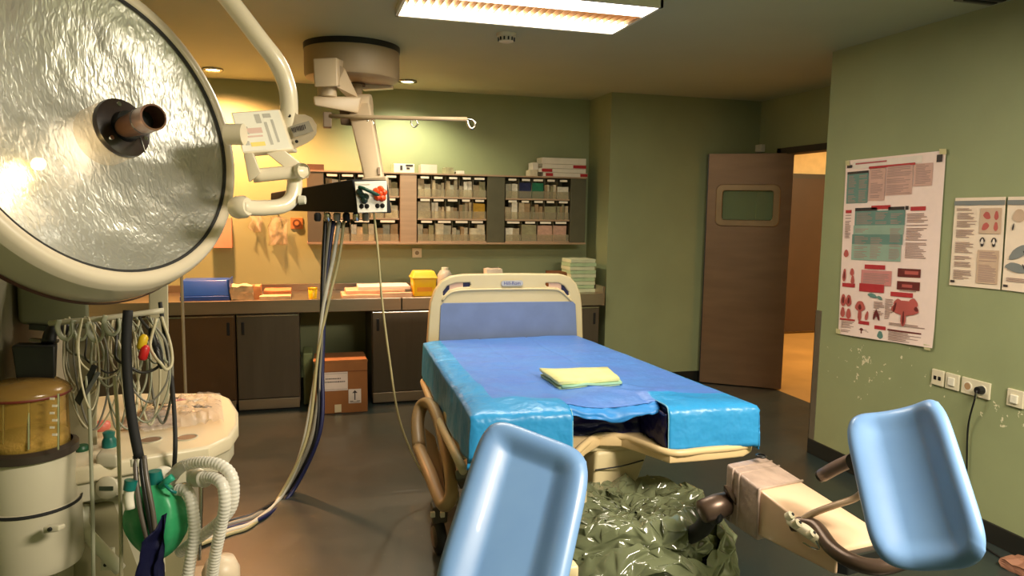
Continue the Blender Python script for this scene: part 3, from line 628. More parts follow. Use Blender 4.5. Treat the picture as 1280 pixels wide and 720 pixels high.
# small sheets in a clear holder
def sheet(tl_, tr_, br_, bl_, label, kind):
    global t, tl, tr, br, bl
    tl, tr, br, bl = tl_, tr_, br_, bl_
    t = thing('instruction_sheet', label, 'sheet', (WR, (tl.y+br.y)/2, bl.z))
    paper_sheet(tl, tr, br, bl, .008, mat('sheet_paper', (240, 220, 198), .4, nz=(30, .03)), t, kind, .002)
    POSTER['GRY'] = mat('sheet_grey', (128, 132, 130), .5); POSTER['TAN'] = mat('sheet_tan_panel', (206, 176, 150), .5)
    pblock('header_strip', 'GRY', [(0, 1, .035, .085)], .0004)
    if kind == 0:
        pblock('side_panel', 'TAN', [(.54, .95, .12, .40), (.54, .95, .58, .95)], .0004)
        plines([(.06, .46, .12, .14), (.08, .44, .17, .24), (.08, .50, .26, .33), (.08, .45, .36, .47), (.08, .45, .50, .62), (.08, .45, .66, .78), (.08, .45, .82, .93), (.58, .92, .60, .93)], 'TX', .0012, .016)
        pblob('diagram', 'FL', [(.68, .20, .07, .04, .2), (.66, .32, .07, .04, -.3), (.86, .20, .04, .05, 0), (.86, .32, .04, .05, 0)])
        pblob('bottle_icon', 'DK', [(.62, .47, .05, .03, 0), (.84, .47, .05, .03, 0), (.62, .51, .03, .035, 0), (.84, .51, .03, .035, 0)]); pblob('bottle_icon', 'WH', [(.62, .485, .025, .03, 0), (.84, .485, .025, .03, 0)], .0016)
    else:
        pblob('diagram', 'TAN', [(.25, .2, .12, .07, 0), (.75, .22, .14, .09, 0)]); pblob('figure_drawing', 'GRY', [(.3, .58, .2, .06, -.3), (.25, .75, .2, .05, .1), (.7, .62, .12, .07, .2)]); pblob('figure_detail', 'DK', [(.42, .60, .06, .015, .6), (.40, .74, .05, .012, .8), (.15, .32, .015, .04, .3)], .0016)
        plines([(.08, .9, .86, .90), (.6, .95, .12, .16)], 'TX', .0012, .016)
    pblock('footer_mark', 'DK', [(.03, .12, .94, .965)], .0012)
sheet(Rp(1196, 247.5), Rp(1259, 246), Rp(1252, 362), Rp(1188, 356), 'printed instruction sheet with two bottle icons right of the big poster', 0)
sheet(Rp(1262, 246), Rp(1330, 245), Rp(1324, 371), Rp(1254, 362), 'printed sheet with drawn figures at the right edge of the photo', 1)
# sockets, switches
def wplate(name, label, cat, px0, px1, pyc, h=.083):
    a, b = Rp(px0, pyc), Rp(px1, pyc); wd = abs(a.y-b.y); c = (a+b)/2
    t = thing(name, label, cat, (WR, c.y, c.z-h/2)); link('plate', plate_box('', '', '', c, wd-.004, h, .012, CREAM, 'right', .003), CREAM, t); return t, c, wd
t, c, wd = wplate('data_socket', 'square cream data socket with two ports, leftmost plate on the right wall', 'socket', 1166, 1182, 472)
for s in (-1, 1): link('port', box(WR-.014, WR-.011, c.y+s*.014-.008, c.y+s*.014+.008, c.z-.012, c.z+.008), BLACK, t)
t, c, wd = wplate('blank_switch', 'cream rocker switch between the data socket and the double socket', 'switch', 1183, 1201, 477)
link('rocker', box(WR-.02, WR-.011, c.y-.02, c.y+.02, c.z-.022, c.z+.022, .004), WHITE, t)
t, c, wd = wplate('double_wall_socket', 'double cream wall socket with a black plug in its right half', 'socket', 1203, 1240, 485)
for s in (-1, 1):
    link('socket_face', cyl((WR-.015, c.y+s*wd/4, c.z), (WR-.011, c.y+s*wd/4, c.z), .024), WHITE, t); link('socket_recess', cyl((WR-.0155, c.y+s*wd/4, c.z), (WR-.0145, c.y+s*wd/4, c.z), .018), mat('socket_tan', (176, 140, 100), .6), t)
SOCK = Vector((WR, c.y-wd/4, c.z))
t = thing('power_cord', 'black power cord hanging from the double wall socket to the floor', 'cable', SOCK-Vector((.02, 0, .04)))
link('plug', cyl((WR-.045, SOCK.y, SOCK.z), (WR-.0155, SOCK.y, SOCK.z), .018, r2=.021), BLACK, t, 'auto')
p2 = Rp(1213, 545); p3 = Rp(1211, 600)
link('cord', tube([(WR-.045, SOCK.y, SOCK.z), (WR-.05, SOCK.y+.005, SOCK.z-.05), (WR-.02, p2.y, p2.z+.04), (WR-.015, p3.y, p3.z), (WR-.02, p3.y-.01, .10), (WR-.05, p3.y-.06, .012), (WR-.10, p3.y-.25, .006), (WR-.16, p3.y-.6, .006)], .0045), BLACK, t, True)
link('strain_relief', cyl((WR-.047, SOCK.y, SOCK.z-.012), (WR-.048, SOCK.y+.002, SOCK.z-.04), .007), CHROME, t)
t, c, wd = wplate('wall_switch', 'cream wall switch at the right edge of the photo', 'switch', 1260, 1282, 498)
link('rocker', box(WR-.022, WR-.011, c.y-.02, c.y+.02, c.z-.024, c.z+.018, .005), WHITE, t)
q = AZ(1272, 716, 0.0); bm = subdiv_box(q.x-.03, q.x+.07, q.y-.06, q.y+.06, .001, .05, 3); crumple(bm, .02, 20, 5, keepz=.001)
tag(link('crumpled_wrapper', bm, mat('brown_wrapper', (150, 104, 82), .6)), 'crumpled brownish wrapper on the floor by the right baseboard', 'wrapper')

# ============================================================ DELIVERY BED
HL, HR, FR, FL = AZ(532, 427, .80), AZ(724, 419, .80), AZ(946, 504, .86), AZ(593, 518, .86)
def B(u, v, h=0): p = HL.lerp(HR, u).lerp(FL.lerp(FR, u), v); return Vector((p.x, p.y, p.z+h))
bed = thing('delivery_bed', 'beige delivery bed with blue headboard and castors', 'bed', B(.5, .5, 0)-Vector((0, 0, B(.5, .5, 0).z)))
# headboard
HY = HL.y+.10
hb = [AY(px, py, HY) for px, py in ((536, 426), (538, 396), (540, 378), (545, 364), (553, 353), (564, 347), (580, 344.5), (640, 343.5), (700, 344), (711, 347), (719, 355), (724, 368), (726, 385), (727, 422))]
def loc2(px, py): p = AY(px, py, HY); return (p.x, p.z)
hm = Matrix(((1, 0, 0, 0), (0, 0, -1, HY+.02), (0, 1, 0, 0), (0, 0, 0, 1)))
out = [(p.x, p.z) for p in hb]; out = [(out[0][0], .45)]+out+[(out[-1][0], .45)]
lh = [loc2(*q) for q in ((552, 371), (552, 364), (558, 356), (570, 352), (588, 351.5), (590, 356), (588, 360), (572, 361), (562, 364), (556, 371))]
rh = [loc2(*q) for q in ((681, 352), (698, 352), (706, 356), (712, 364), (713, 370), (708, 371), (704, 365), (696, 361), (683, 360), (680, 356))]
link('headboard', curve_mesh([out, lh, rh], .035, .008, hm), BEIGE, bed, 'auto')
pn = [loc2(*q) for q in ((549, 424), (551, 382), (554, 379), (640, 377.5), (715, 377), (718, 380), (720, 420))]
pn = [(pn[0][0], .6)]+pn+[(pn[-1][0], .6)]
link('headboard_panel', curve_mesh([pn], .012, .002, Matrix.Translation((0, -.027, 0)) @ hm), mat('headboard_blue', (112, 130, 172), .5), bed)
# moulded ridge above the panel
rp = [AY(px, py, HY-.008) for px, py in ((553, 376), (560, 368), (572, 363.5), (600, 362), (640, 361.5), (690, 361.5), (702, 365), (711, 373), (714, 376))]
link('moulded_ridge', tube(rp, .007, n=4), BEIGE, bed, True)
lb = AY(640, 354, HY-.012); bm = curve_mesh([rrect(-.07, .07, -.017, .017, .015)], .004, 0, Matrix.Translation((lb.x, lb.y-.004, lb.z)) @ Matrix.Rotation(PI/2, 4, 'X')); hb_l = link('brand_badge', bm, mat('badge_pale', (176, 176, 180), .5), bed)
link('badge_text', text_mesh('Hill-Rom', .030, Matrix.Translation((lb.x, lb.y-.007, lb.z)) @ Matrix.Rotation(PI/2, 4, 'X'), align='CENTER'), mat('badge_ink', (60, 70, 140), .5), hb_l)
for px, py, s in ((556, 364, 1), (581, 355, 1.2), (706, 362, 1.3)): p = AY(px, py, HY+.05); bm = bmesh.new(); bx(bm, p.x-.04*s, p.x+.04*s, p.y-.045, p.y+.0, p.z-.05, p.z+.045, .005); link('dark_grip', bm, NAVY, bed)
for px, py in ((568, 357), (690, 357)): p = AY(px, py, HY+.06); bm = box(p.x-.042, p.x+.042, p.y-.0566, p.y-.054, p.z-.03, p.z+.03); link('handset_label', bm, mat('handset_pinkish', (214, 176, 156), .6), bed)

# mattress under the drape
NU0, NU1 = .328, .668     # the seat cut-out at the foot
MT = mat('mattress_navy', (22, 26, 70), .5)
link('mattress', hexa([B(.02, .0, -.012), B(.98, .0, -.012), B(.98, .84, -.012), B(.02, .84, -.012), B(.02, .0, -.17), B(.98, .0, -.17), B(.98, .84, -.17), B(.02, .84, -.17)], .01), MT, bed)
link('foot_cushion', hexa([B(.02, .84, -.012), B(NU0-.01, .84, -.012), B(NU0-.01, .985, -.012), B(.02, .985, -.012), B(.02, .84, -.17), B(NU0-.01, .84, -.17), B(NU0-.01, .985, -.17), B(.02, .985, -.17)], .01), MT, bed)
link('foot_cushion', hexa([B(NU1+.01, .84, -.012), B(.98, .84, -.012), B(.98, .985, -.012), B(NU1+.01, .985, -.012), B(NU1+.01, .84, -.17), B(.98, .84, -.17), B(.98, .985, -.17), B(NU1+.01, .985, -.17)], .01), MT, bed)
# drape: one draped sheet with paler skirts
WID, LEN = (FR-FL).length, (FL-HL).length
SKL, SKR, SKF = .19, .17, .155       # skirt drops
U0, U1, V1 = -.16, 1.14, 1.09
def drape(s, q):
    a = U0+(U1-U0)*s; b = V1*q
    u = min(max(a, 0), 1); v = min(b, 1)
    du = max(0, -a)/(-U0)*SKL+max(0, a-1)/(U1-1)*SKR; dv = max(0, b-1)/(V1-1)*SKF
    drop = max(du, dv)
    p = B(u, v, 0)
    # side skirts hang with waves and lean outwards
    wob = noise.noise(Vector((b*5, a*1.5, 3.3)))
    if a < 0: p.x -= .012+.05*drop*3*(.4+.9*wob+.5*noise.noise(Vector((b*14, a*3, 8))))
    if a > 1: p.x += .006+.02*drop*3*(.5+wob)
    if b > 1: p.y -= .008+.028*drop*3*(.4+.9*noise.noise(Vector((a*8+b*6, 1.7, 2))))
    z = -drop
    # wrinkles and folds
    f = .0035*noise.noise(Vector((u*7, v*9, 1)))
    for (fu, fv, ang, amp, wd) in ((.10, .80, .9, .014, .05), (.2, .93, .3, .012, .04), (.03, .88, 1.2, .010, .05), (.42, .90, -.2, .007, .03), (.62, .86, .5, .012, .025), (.75, .88, -.15, .010, .025), (.68, .82, .8, .009, .02), (.15, .70, 1.1, .008, .03), (.3, .45, .05, .003, .02), (.6, .45, .03, .003, .02), (.5, .25, .02, .003, .015), (.5, .65, .04, .004, .02)):
        d = (u-fu)*math.sin(ang)-(v-fv)*math.cos(ang); e = (u-fu)*math.cos(ang)+(v-fv)*math.sin(ang)
        f += amp*math.exp(-(d/wd)**2-(e/.16)**2)
    for g in (.34, .64): f -= .0035*math.exp(-((u-g-.006*math.sin(v*20))/.006)**2)
    for g in (.18, .36, .54, .72): f -= .003*math.exp(-((v-g-.004*math.sin(u*17))/.004)**2)
    e = min(u, 1-u, (1-v)*1.5); f -= .012*math.exp(-(max(0, e)/.02)) if drop == 0 else .012
    # sag towards the cut-out
    if NU0 < u < NU1: f -= .020*max(0, (v-.86)/.08)*math.sin(PI*(u-NU0)/(NU1-NU0))
    if b < 1 or not (NU0 < u < NU1): pass
    p.z += z+f
    return p
def dmat(s, q):
    a = U0+(U1-U0)*s; b = V1*q
    if a < .085 or a > .98: return 1
    if b > .90 and (a < NU0 or a > NU1): return 1
    return 0
def dskip(s, q):
    a = U0+(U1-U0)*s; b = V1*q
    return NU0 < a < NU1 and b > .945
d = link('surgical_drape', grid(drape, 130, 120, dmat, dskip), [BLUE, CYAN], None, True)
d.modifiers.new('thickness', 'SOLIDIFY').thickness = -.003
tag(d, 'blue plastic sheet with cyan borders spread over the bed', 'sheet')
# hanging front of the centre strip
def flap(u, v):
    a = NU0-.005+(NU1-NU0+.01)*u; base = drape((a-U0)/(U1-U0), .945/V1)
    w = .036+.02*math.exp(-((u-.56)/.12)**2)
    return base+Vector((0, -.03*math.sin(v*PI*.6)*(1+.6*noise.noise(Vector((u*6, v*2, 7)))), -v*w+.004*noise.noise(Vector((u*12, v*4, 1)))))
o = link('front_flap', grid(flap, 40, 10), mat('blue_flap', (52, 140, 222), .46, nz=(6, .1), bump=(11, .3, .015)), d, True); o.modifiers.new('thickness', 'SOLIDIFY').thickness = -.003
# white seam edges either side of the cut-out + crease on each block
for uu in (NU0, NU1):
    pts = [B(uu, .945, .002), B(uu, .99, .001)]+[drape((uu-U0)/(U1-U0), (1+k*.0176)/V1)+Vector((0, -.002, 0)) for k in range(6)]
    link('seam', tube(pts, .0018, n=3, seg=6), mat('seam_pale', (150, 206, 226), .5), d)
for a0, a1 in ((.0, NU0), (NU1, 1.0)):
    pts = [drape(((a0+(a1-a0)*k/10)-U0)/(U1-U0), 1.0/V1)+Vector((0, -.006, -.012)) for k in range(11)]
    link('crease', tube(pts, .0022, n=2, seg=6), CYAN, d)
# navy recess lining
def rec(bm, pts): bm.faces.new([bm.verts.new(p) for p in pts])
def lin(a, b, c_, d_):
    return grid(lambda u, v: Vector(a).lerp(Vector(b), u).lerp(Vector(d_).lerp(Vector(c_), u), v)+Vector((0, -.02*noise.noise(Vector((u*5, v*4, 1))), .012*noise.noise(Vector((u*6+9, v*5, 2))))), 24, 14)
for (c4) in ((B(NU0, .872, -.03), B(NU1, .872, -.03), B(NU1, .88, -.17), B(NU0, .88, -.17)), (B(NU0, .87, -.02), B(NU0, 1.0, -.03), B(NU0, 1.0, -.16), B(NU0, .87, -.16)), (B(NU1, .87, -.02), B(NU1, 1.0, -.03), B(NU1, 1.0, -.16), B(NU1, .87, -.16))):
    o = link('recess_lining', lin(*c4), NAVYD, bed, True); o.modifiers.new('thickness', 'SOLIDIFY').thickness = .004
# frame and foot tray
fz = -.205
link('bed_frame', hexa([B(-.01, -.02, fz+.03), B(.97, -.02, fz+.03), B(.97, .88, fz+.03), B(-.01, .88, fz+.03), B(-.01, -.02, fz-.03), B(.97, -.02, fz-.03), B(.97, .88, fz-.03), B(-.01, .88, fz-.03)], .012), BEIGE, bed, 'auto')
link('side_beam', tube([B(-.02, .02, -.235), B(-.035, .5, -.225), B(-.03, .98, -.215)], .016, n=3, flat=1.3), BEIGE, bed, True)
link('side_beam', tube([B(1.03, .02, -.20), B(1.02, .5, -.20), B(.99, .90, -.20)], .022, n=3), BEIGE, bed, True)
TZ = .69
fp = [AZ(px, py, TZ) for px, py in ((600, 585), (660, 590), (715, 572), (730, 556), (748, 545), (778, 546), (800, 553), (838, 566), (880, 563), (928, 558), (937, 553), (938, 548), (930, 541))]
poly = [(p.x, p.y) for p in fp]+[(B(.96, .80).x, B(.96, .80).y), (B(.02, .80).x, B(.02, .80).y)]
link('foot_tray', curve_mesh([poly], .030, .008, Matrix.Translation((0, 0, TZ-.018))), mat('tray_beige', (222, 194, 146), .4, nz=(4, .05)), bed, 'auto')
link('tray_lip', tube([p+Vector((0, 0, .0)) for p in fp[2:12]], .014, n=4), mat('tray_beige', (222, 194, 146), .4), bed, True)
c = AZ(790, 575, .60)
link('seat_housing', hexa([(c.x-.13, c.y+.06, .625), (c.x+.14, c.y+.10, .625), (c.x+.14, c.y+.6, .625), (c.x-.15, c.y+.6, .625), (c.x-.15, c.y+.03, .45), (c.x+.10, c.y+.14, .45), (c.x+.10, c.y+.6, .45), (c.x-.15, c.y+.6, .45)], .02), BEIGE, bed, 'auto')
link('housing_seam', tube([(c.x-.14, c.y+.042, .555), (c.x-.02, c.y+.055, .557), (c.x+.10, c.y+.10, .556)], .003, n=3), RUBBER, bed)
# base chassis, lift columns, castors
link('base_chassis', hexa([B(.12, .1, 0).xyz*1, B(.88, .1, 0), B(.88, .85, 0), B(.12, .85, 0), B(.12, .1, 0), B(.88, .1, 0), B(.88, .85, 0), B(.12, .85, 0)]) if False else hexa([Vector((B(u, v).x, B(u, v).y, z)) for z in (.26, .16) for u, v in ((.10, .06), (.90, .06), (.86, .86), (.14, .86))], .02), MACHD, bed, 'auto')
for v in (.3, .65):
    p = B(.5, v); link('lift_column', box(p.x-.12, p.x+.12, p.y-.09, p.y+.09, .25, .64, .01), mat('dark_column', (52, 50, 44), .5), bed)
for (u, v) in ((.10, .08), (.90, .08), (.80, .62)):
    p = B(u, v)
    link('castor', tag_free := cyl((p.x-.018, p.y, .075), (p.x+.018, p.y, .075), .075, 28), RUBBER, bed, 'auto')
    link('castor_fork', box(p.x-.028, p.x+.028, p.y-.03, p.y+.03, .13, .17, .006), MACHD, bed)
# the near-left castor that shows, and its bracket
cc = Vector((.565, 3.17, .084))
bm = lathe([(.0, -.022), (.05, -.022), (.078, -.016), (.082, 0), (.078, .016), (.05, .022), (0, .022)], cc, (1, .12, 0), 32, cap=False); link('castor', bm, RUBBER, bed, True)
link('castor_hub', lathe([(.0, -.026), (.046, -.026), (.05, -.02)], cc, (1, .12, 0), 24, cap=False), mat('castor_grey', (86, 78, 66), .4), bed, True)
link('castor_fork', hexa([cc+Vector(q) for q in ((-.035, -.03, .15), (.04, -.03, .15), (.04, .04, .15), (-.035, .04, .15), (-.035, -.03, .07), (.035, -.03, .07), (.035, .04, .07), (-.035, .04, .07))], .008), mat('castor_grey', (86, 78, 66), .4), bed)
link('castor_leg', tube([cc+Vector((.01, .02, .13)), cc+Vector((.03, .06, .26)), cc+Vector((.06, .15, .40)), cc+Vector((.10, .2, .52))], .022, n=4), mat('leg_brown_beige', (132, 108, 84), .4), bed, True)
for px in (541, 553): p = A(px, 643, 3.22); bm = box(p.x-.010, p.x+.010, p.y-.01, p.y+.01, p.z-.012, p.z+.012, .003); link('castor_bolt', bm, WHITE, bed)
cc2 = Vector((.66, 2.95, .05))
link('castor', cyl(cc2-Vector((.02, 0, 0)), cc2+Vector((.03, 0, 0)), .05, 24), RUBBER, bed, 'auto')
# lowered oval side rail at the left
def rl(px, py, f): return A(px, py, f)
loop = [rl(524, 560, 3.45), rl(522, 528, 3.55), rl(527, 508, 3.60), rl(537, 505, 3.55), rl(547, 522, 3.40), rl(556, 556, 3.20), rl(563, 592, 3.05), rl(564, 620, 2.98), rl(556, 632, 2.98), rl(548, 618, 3.05), rl(537, 590, 3.2)]
link('side_rail', tube(loop+[loop[0]], .033, n=6, flat=.8), mat('rail_tan', (168, 138, 98), .4, nz=(6, .1)), bed, True)
pc = [rl(531, 535, 3.50), rl(543, 545, 3.38), rl(552, 575, 3.18), rl(556, 612, 3.05), rl(546, 600, 3.12), rl(534, 565, 3.36)]
bm = bmesh.new(); bm.faces.new([bm.verts.new(p) for p in pc]); bmesh.ops.solidify(bm, geom=list(bm.faces), thickness=.03); link('rail_panel', bm, mat('rail_panel_tan', (150, 122, 88), .45, nz=(6, .1)), bed)
link('rail_arm', tube([rl(556, 560, 3.3), rl(575, 570, 3.2), rl(592, 560, 3.25)], .02, n=4), RUBBER, bed, True)
link('rail_latch', hexa([rl(568, 588, 3.0), rl(590, 580, 3.0), rl(598, 592, 3.1), rl(575, 600, 3.1), rl(570, 600, 3.0), rl(592, 596, 3.0), rl(598, 606, 3.1), rl(575, 612, 3.1)], .006), mat('latch_grey', (110, 108, 98), .4), bed, 'auto')
link('rail_stay', tube([rl(572, 615, 3.0), rl(574, 650, 3.0), rl(590, 626, 2.95)], .006, n=3), MACHD, bed)

# folded cloth on the bed
fc = [AZ(px, py, .875) for px, py in ((676, 463), (760, 461), (775, 475), (700, 480))]
t = thing('folded_cloth', 'folded pale yellow and green towel lying on the blue bed sheet', 'towel', sum(fc, Vector())/4-Vector((0, 0, .02)))
def cloth(z0, z1, sh, m, seed):
    def q(p, z): return Vector((p.x+sh, p.y-sh*.5, z))
    bm = hexa([q(p, z1) for p in fc]+[q(p, z0) for p in fc]); bmesh.ops.subdivide_edges(bm, edges=bm.edges, cuts=4, use_grid_fill=True); crumple(bm, .006, 14, seed); link('fold', bm, m, t, True)
zb_ = B(.5, .75).z+.004
cloth(zb_, zb_+.010, .0, GCLOTH, 1); cloth(zb_+.011, zb_+.020, .010, mat('mint_cloth', (170, 214, 180), .85), 2); cloth(zb_+.021, zb_+.034, -.004, YCLOTH, 3)

# ============================================================ LEG RESTS
def trough(nameparent, C, ux, uy, wd, ln, dep, m, side=0.0, endw=1.0, thick=.010):
    """C centre; ux across, uy along (to the top); hollow towards n = ux x uy"""
    ux = Vector(ux).normalized(); uy = Vector(uy).normalized(); n = ux.cross(uy).normalized()
    def fn(s, q):
        a = 2*s-1; b = 2*q-1; k = 6.0
        r = (abs(a)**k+abs(b)**k)**(1/k); mx_ = max(abs(a), abs(b)); f = mx_/r if r > 1e-6 else 1
        a2, b2 = a*f, b*f
        def st(x): x = min(1, max(0, x)); return x*x*(3-2*x)
        ea = st((abs(a2)-.36)/.5); eb = st((abs(b2)-.68)/.24)*endw
        h = dep*max(ea, eb, 1-(1-ea)*(1-eb))+side*abs(a2)**2.0
        lip = max(0, mx_-.88)/.12; h -= .018*lip**2
        return C+ux*(a2*wd/2)+uy*(b2*ln/2)+n*h
    bm = grid(fn, 48, 64)
    o = link('pad', bm, m, nameparent, True); md = o.modifiers.new('thickness', 'SOLIDIFY'); md.thickness = thick*2; md.offset = 0
    b2 = o.modifiers.new('round', 'SUBSURF'); b2.levels = 1; b2.render_levels = 1
    return o
TLp, TRp = A(610, 519, 1.84), A(745, 580, 1.70); BLp, BRp = A(540, 770, 1.55), A(682, 830, 1.45)
Cl = (TLp+TRp+BLp+BRp)/4; ux = (TRp-TLp+BRp-BLp); uy = (TLp+TRp-BLp-BRp)
lr = thing('leg_rest', 'blue moulded leg rest in the foreground in front of the bed, left of the two', 'leg rest', Cl-Vector((0, 0, .25)))
trough(lr, Cl, ux, uy, ux.length/2, uy.length/2, .026, PADBLUE, .004)
nl = ux.cross(uy).normalized()
link('support_rod', tube([Cl-nl*.02, Cl-nl*.12+Vector((.06, .1, 0)), Cl-nl*.14+Vector((.12, .35, -.15)), Vector((.95, 2.5, .5))], .018, n=6), mat('rod_brown', (92, 74, 62), .35, .5), lr, True)
link('pivot_block', box(.90, 1.0, 2.44, 2.54, .44, .55, .01), BEIGE, lr)
p = A(708, 690, 1.9)
for k, (px, py) in enumerate(((705, 685), (712, 712))):
    p = A(px, py, 1.8); link('clamp_knob', hexa([p+Vector(q) for q in ((-.018, -.02, .018), (.018, -.02, .018), (.018, .02, .018), (-.018, .02, .018), (-.018, -.02, -.018), (.018, -.02, -.018), (.018, .02, -.018), (-.018, .02, -.018))], .008), BEIGE, lr, 'auto')
link('clamp_arm', tube([A(708, 690, 1.82), A(690, 720, 1.85), A(670, 760, 1.9)], .02, n=4), BEIGE, lr, True)

TLp, TRp = A(1058, 518, 1.92), A(1190, 507, 1.74); BLp, BRp = A(1114, 722, 1.66), A(1242, 696, 1.50)
Cr = (TLp+TRp+BLp+BRp)/4; ux = (TRp-TLp+BRp-BLp); uy = (TLp+TRp-BLp-BRp)
rr = thing('leg_rest', 'blue moulded leg rest beside the right wall, right of the two', 'leg rest', Cr-Vector((0, 0, .25)))
trough(rr, Cr, ux, uy, ux.length/2, uy.length/2, .014, PADBLUE, .032, .45)
nr = ux.cross(uy).normalized()
RB = mat('rod_brown', (92, 74, 62), .35, .5)
link('pivot_hub', lathe([(.03, -.03), (.034, -.01), (.034, .02), (.02, .035)], A(1078, 575, 2.0), (1, .2, .3), 24), BLACK, rr, 'auto')
link('grip_handle', tube([A(1028, 594, 2.12), A(1050, 582, 2.06), A(1078, 570, 2.0)], .019, n=3, seg=16), mat('grip_brown', (120, 98, 92), .4), rr, True)
link('grip_end', cyl(A(1024, 596, 2.13), A(1029, 593.5, 2.12), .017), BLACK, rr)
link('curved_bar', tube([A(1003, 650, 2.12), A(1018, 641, 2.10), A(1045, 631, 2.06), A(1070, 622, 2.03), (A(1084, 608, 2.0)), A(1090, 588, 2.0), A(1105, 570, 1.98)], .022, n=6, flat=.45), mat('bar_tan', (186, 158, 130), .35, .1), rr, True)
link('pad_bracket', tube([A(1090, 588, 2.0), A(1120, 600, 1.97), Cr-nr*.01], .016, n=4), RB, rr, True)
link('lower_rod', tube([A(990, 655, 2.13), A(1018, 658, 2.08), A(1040, 685, 1.98), A(1068, 703, 1.90), A(1100, 709, 1.86), A(1135, 700, 1.85)], .021, n=6, seg=14), RB, rr, True)

# arm support box covered in tan plastic
T0, T1, T2, T3 = A(912, 583, 2.42), A(957, 574, 2.62), A(1113, 672, 2.16), A(1046, 686, 1.96)
dn0 = Vector((0, 0, -.185)); dn1 = Vector((0, 0, -.075))
sb = thing('arm_support_box', 'long tan box of the leg rest arm with grey wrap around its end', 'support box', (T0+T2)/2-Vector((0, 0, .2)))
TANB = mat('tan_vinyl', (226, 190, 158), .3, nz=(6, .08), coat=.2); GRW = mat('grey_brown_wrap', (176, 152, 138), .4, nz=(16, .2), bump=(24, .5, .01))
bm = hexa([T0, T1, T2, T3, T0+dn0, T1+dn0, T2+dn1, T3+dn1], .008); link('housing', bm, TANB, sb, 'auto')
def lerp4(k): return T0.lerp(T3, k), T1.lerp(T2, k)
a0, b0 = lerp4(-.03); a1, b1 = lerp4(.34); e = Vector((0, 0, .006)); w_ = (a0-b0).normalized()*.006
bm = hexa([a0+e+w_, b0+e-w_, b1+e-w_, a1+e+w_, a0+dn0-e+w_, b0+dn0-e-w_, b1+dn0*.87-e-w_, a1+dn0*.87-e+w_], .012); link('grey_wrap', bm, GRW, sb, 'auto')
for k in (.05, .12, .33):
    a_, b_ = lerp4(k); dnk = dn0.lerp(dn1, k)
    link('wrap_ridge', tube([b_+e*.6-w_, a_+e*.6+w_*.7, a_+w_*1.0, a_+dnk+w_*1.0], .0045, n=1, sm=False, seg=8), GRW, sb, True)
q = A(951, 580, 2.52); link('eyelet', lathe([(.012, .0), (.018, .0), (.020, .006), (.012, .007)], Vector((q.x, q.y, lerp4(.1)[0].z+.006)), seg=24, cap=False), BLACK, sb, True)
link('eyelet_hole', lathe([(.012, .001), (.012, .003)], Vector((q.x, q.y, lerp4(.1)[0].z+.006)), seg=20), RUBBER, sb)
a_, b_ = lerp4(.97); link('open_end', hexa([a_+Vector((.0, -.01, -.015)), b_+Vector((0, -.01, -.015)), b_+Vector((.03, -.03, -.02)), a_+Vector((.03, -.03, -.02)), a_+dn1, b_+dn1, b_+dn1+Vector((.03, -.03, 0)), a_+dn1+Vector((.03, -.03, 0))], .004), BLACK, sb)
cm = thing('tube_clamp', 'small cream clamp holding the curved bar on the tan box', 'clamp', A(1003, 655, 2.1)-Vector((0, 0, .03)))
link('clamp_body', hexa([A(981, 643, 2.14), A(992, 640, 2.16), A(1033, 666, 2.03), A(1024, 672, 2.01), A(982, 655, 2.12), A(992, 654, 2.16), A(1032, 680, 2.03), A(1022, 684, 2.01)], .006), CREAM, cm, 'auto')
for px, py in ((987, 645), (996, 655), (1014, 668), (1024, 676)):
    p = A(px, py, 2.04); link('screw_boss', lathe([(.008, -.012), (.012, -.008), (.012, .008), (.007, .012)], p, (.3, -.6, .6), 16), CREAM, cm, 'auto'); link('screw', lathe([(.005, .0122), (.005, .0135)], p, (.3, -.6, .6), 12), RUBBER, cm)
link('wire_clip', tube([A(1004, 678, 2.02), A(1014, 684, 2.0), A(1024, 686, 2.0), A(1020, 676, 2.0)], .0022, n=4, seg=6), CHROME, cm)
# joint that carries the arm on the bed
j = thing('arm_joint', 'dark swivel joint between the green bag and the tan arm box', 'joint', A(895, 640, 2.4))
link('knuckle', lathe([(.02, -.07), (.038, -.06), (.042, 0), (.038, .05), (.02, .06)], A(897, 633, 2.42), (1, .1, .15), 28), RB, j, True)
link('joint_collar', lathe([(.044, -.012), (.047, 0), (.044, .012)], A(890, 638, 2.42), (1, .1, .15), 28), BLACK, j, True)
link('lever', hexa([A(904, 606, 2.38), A(909, 606, 2.38), A(924, 628, 2.38), A(920, 632, 2.38), A(904, 613, 2.42), A(909, 610, 2.42), A(924, 634, 2.42), A(920, 636, 2.42)], .003), BROWNM, j)
link('mount_arm', tube([A(890, 640, 2.45), A(890, 640, 2.45)+Vector((0, .10, -.12)), A(890, 640, 2.45)+Vector((-.05, .35, -.26)), Vector((1.4, 2.95, .2))], .03, n=4), RUBBER, j, True)

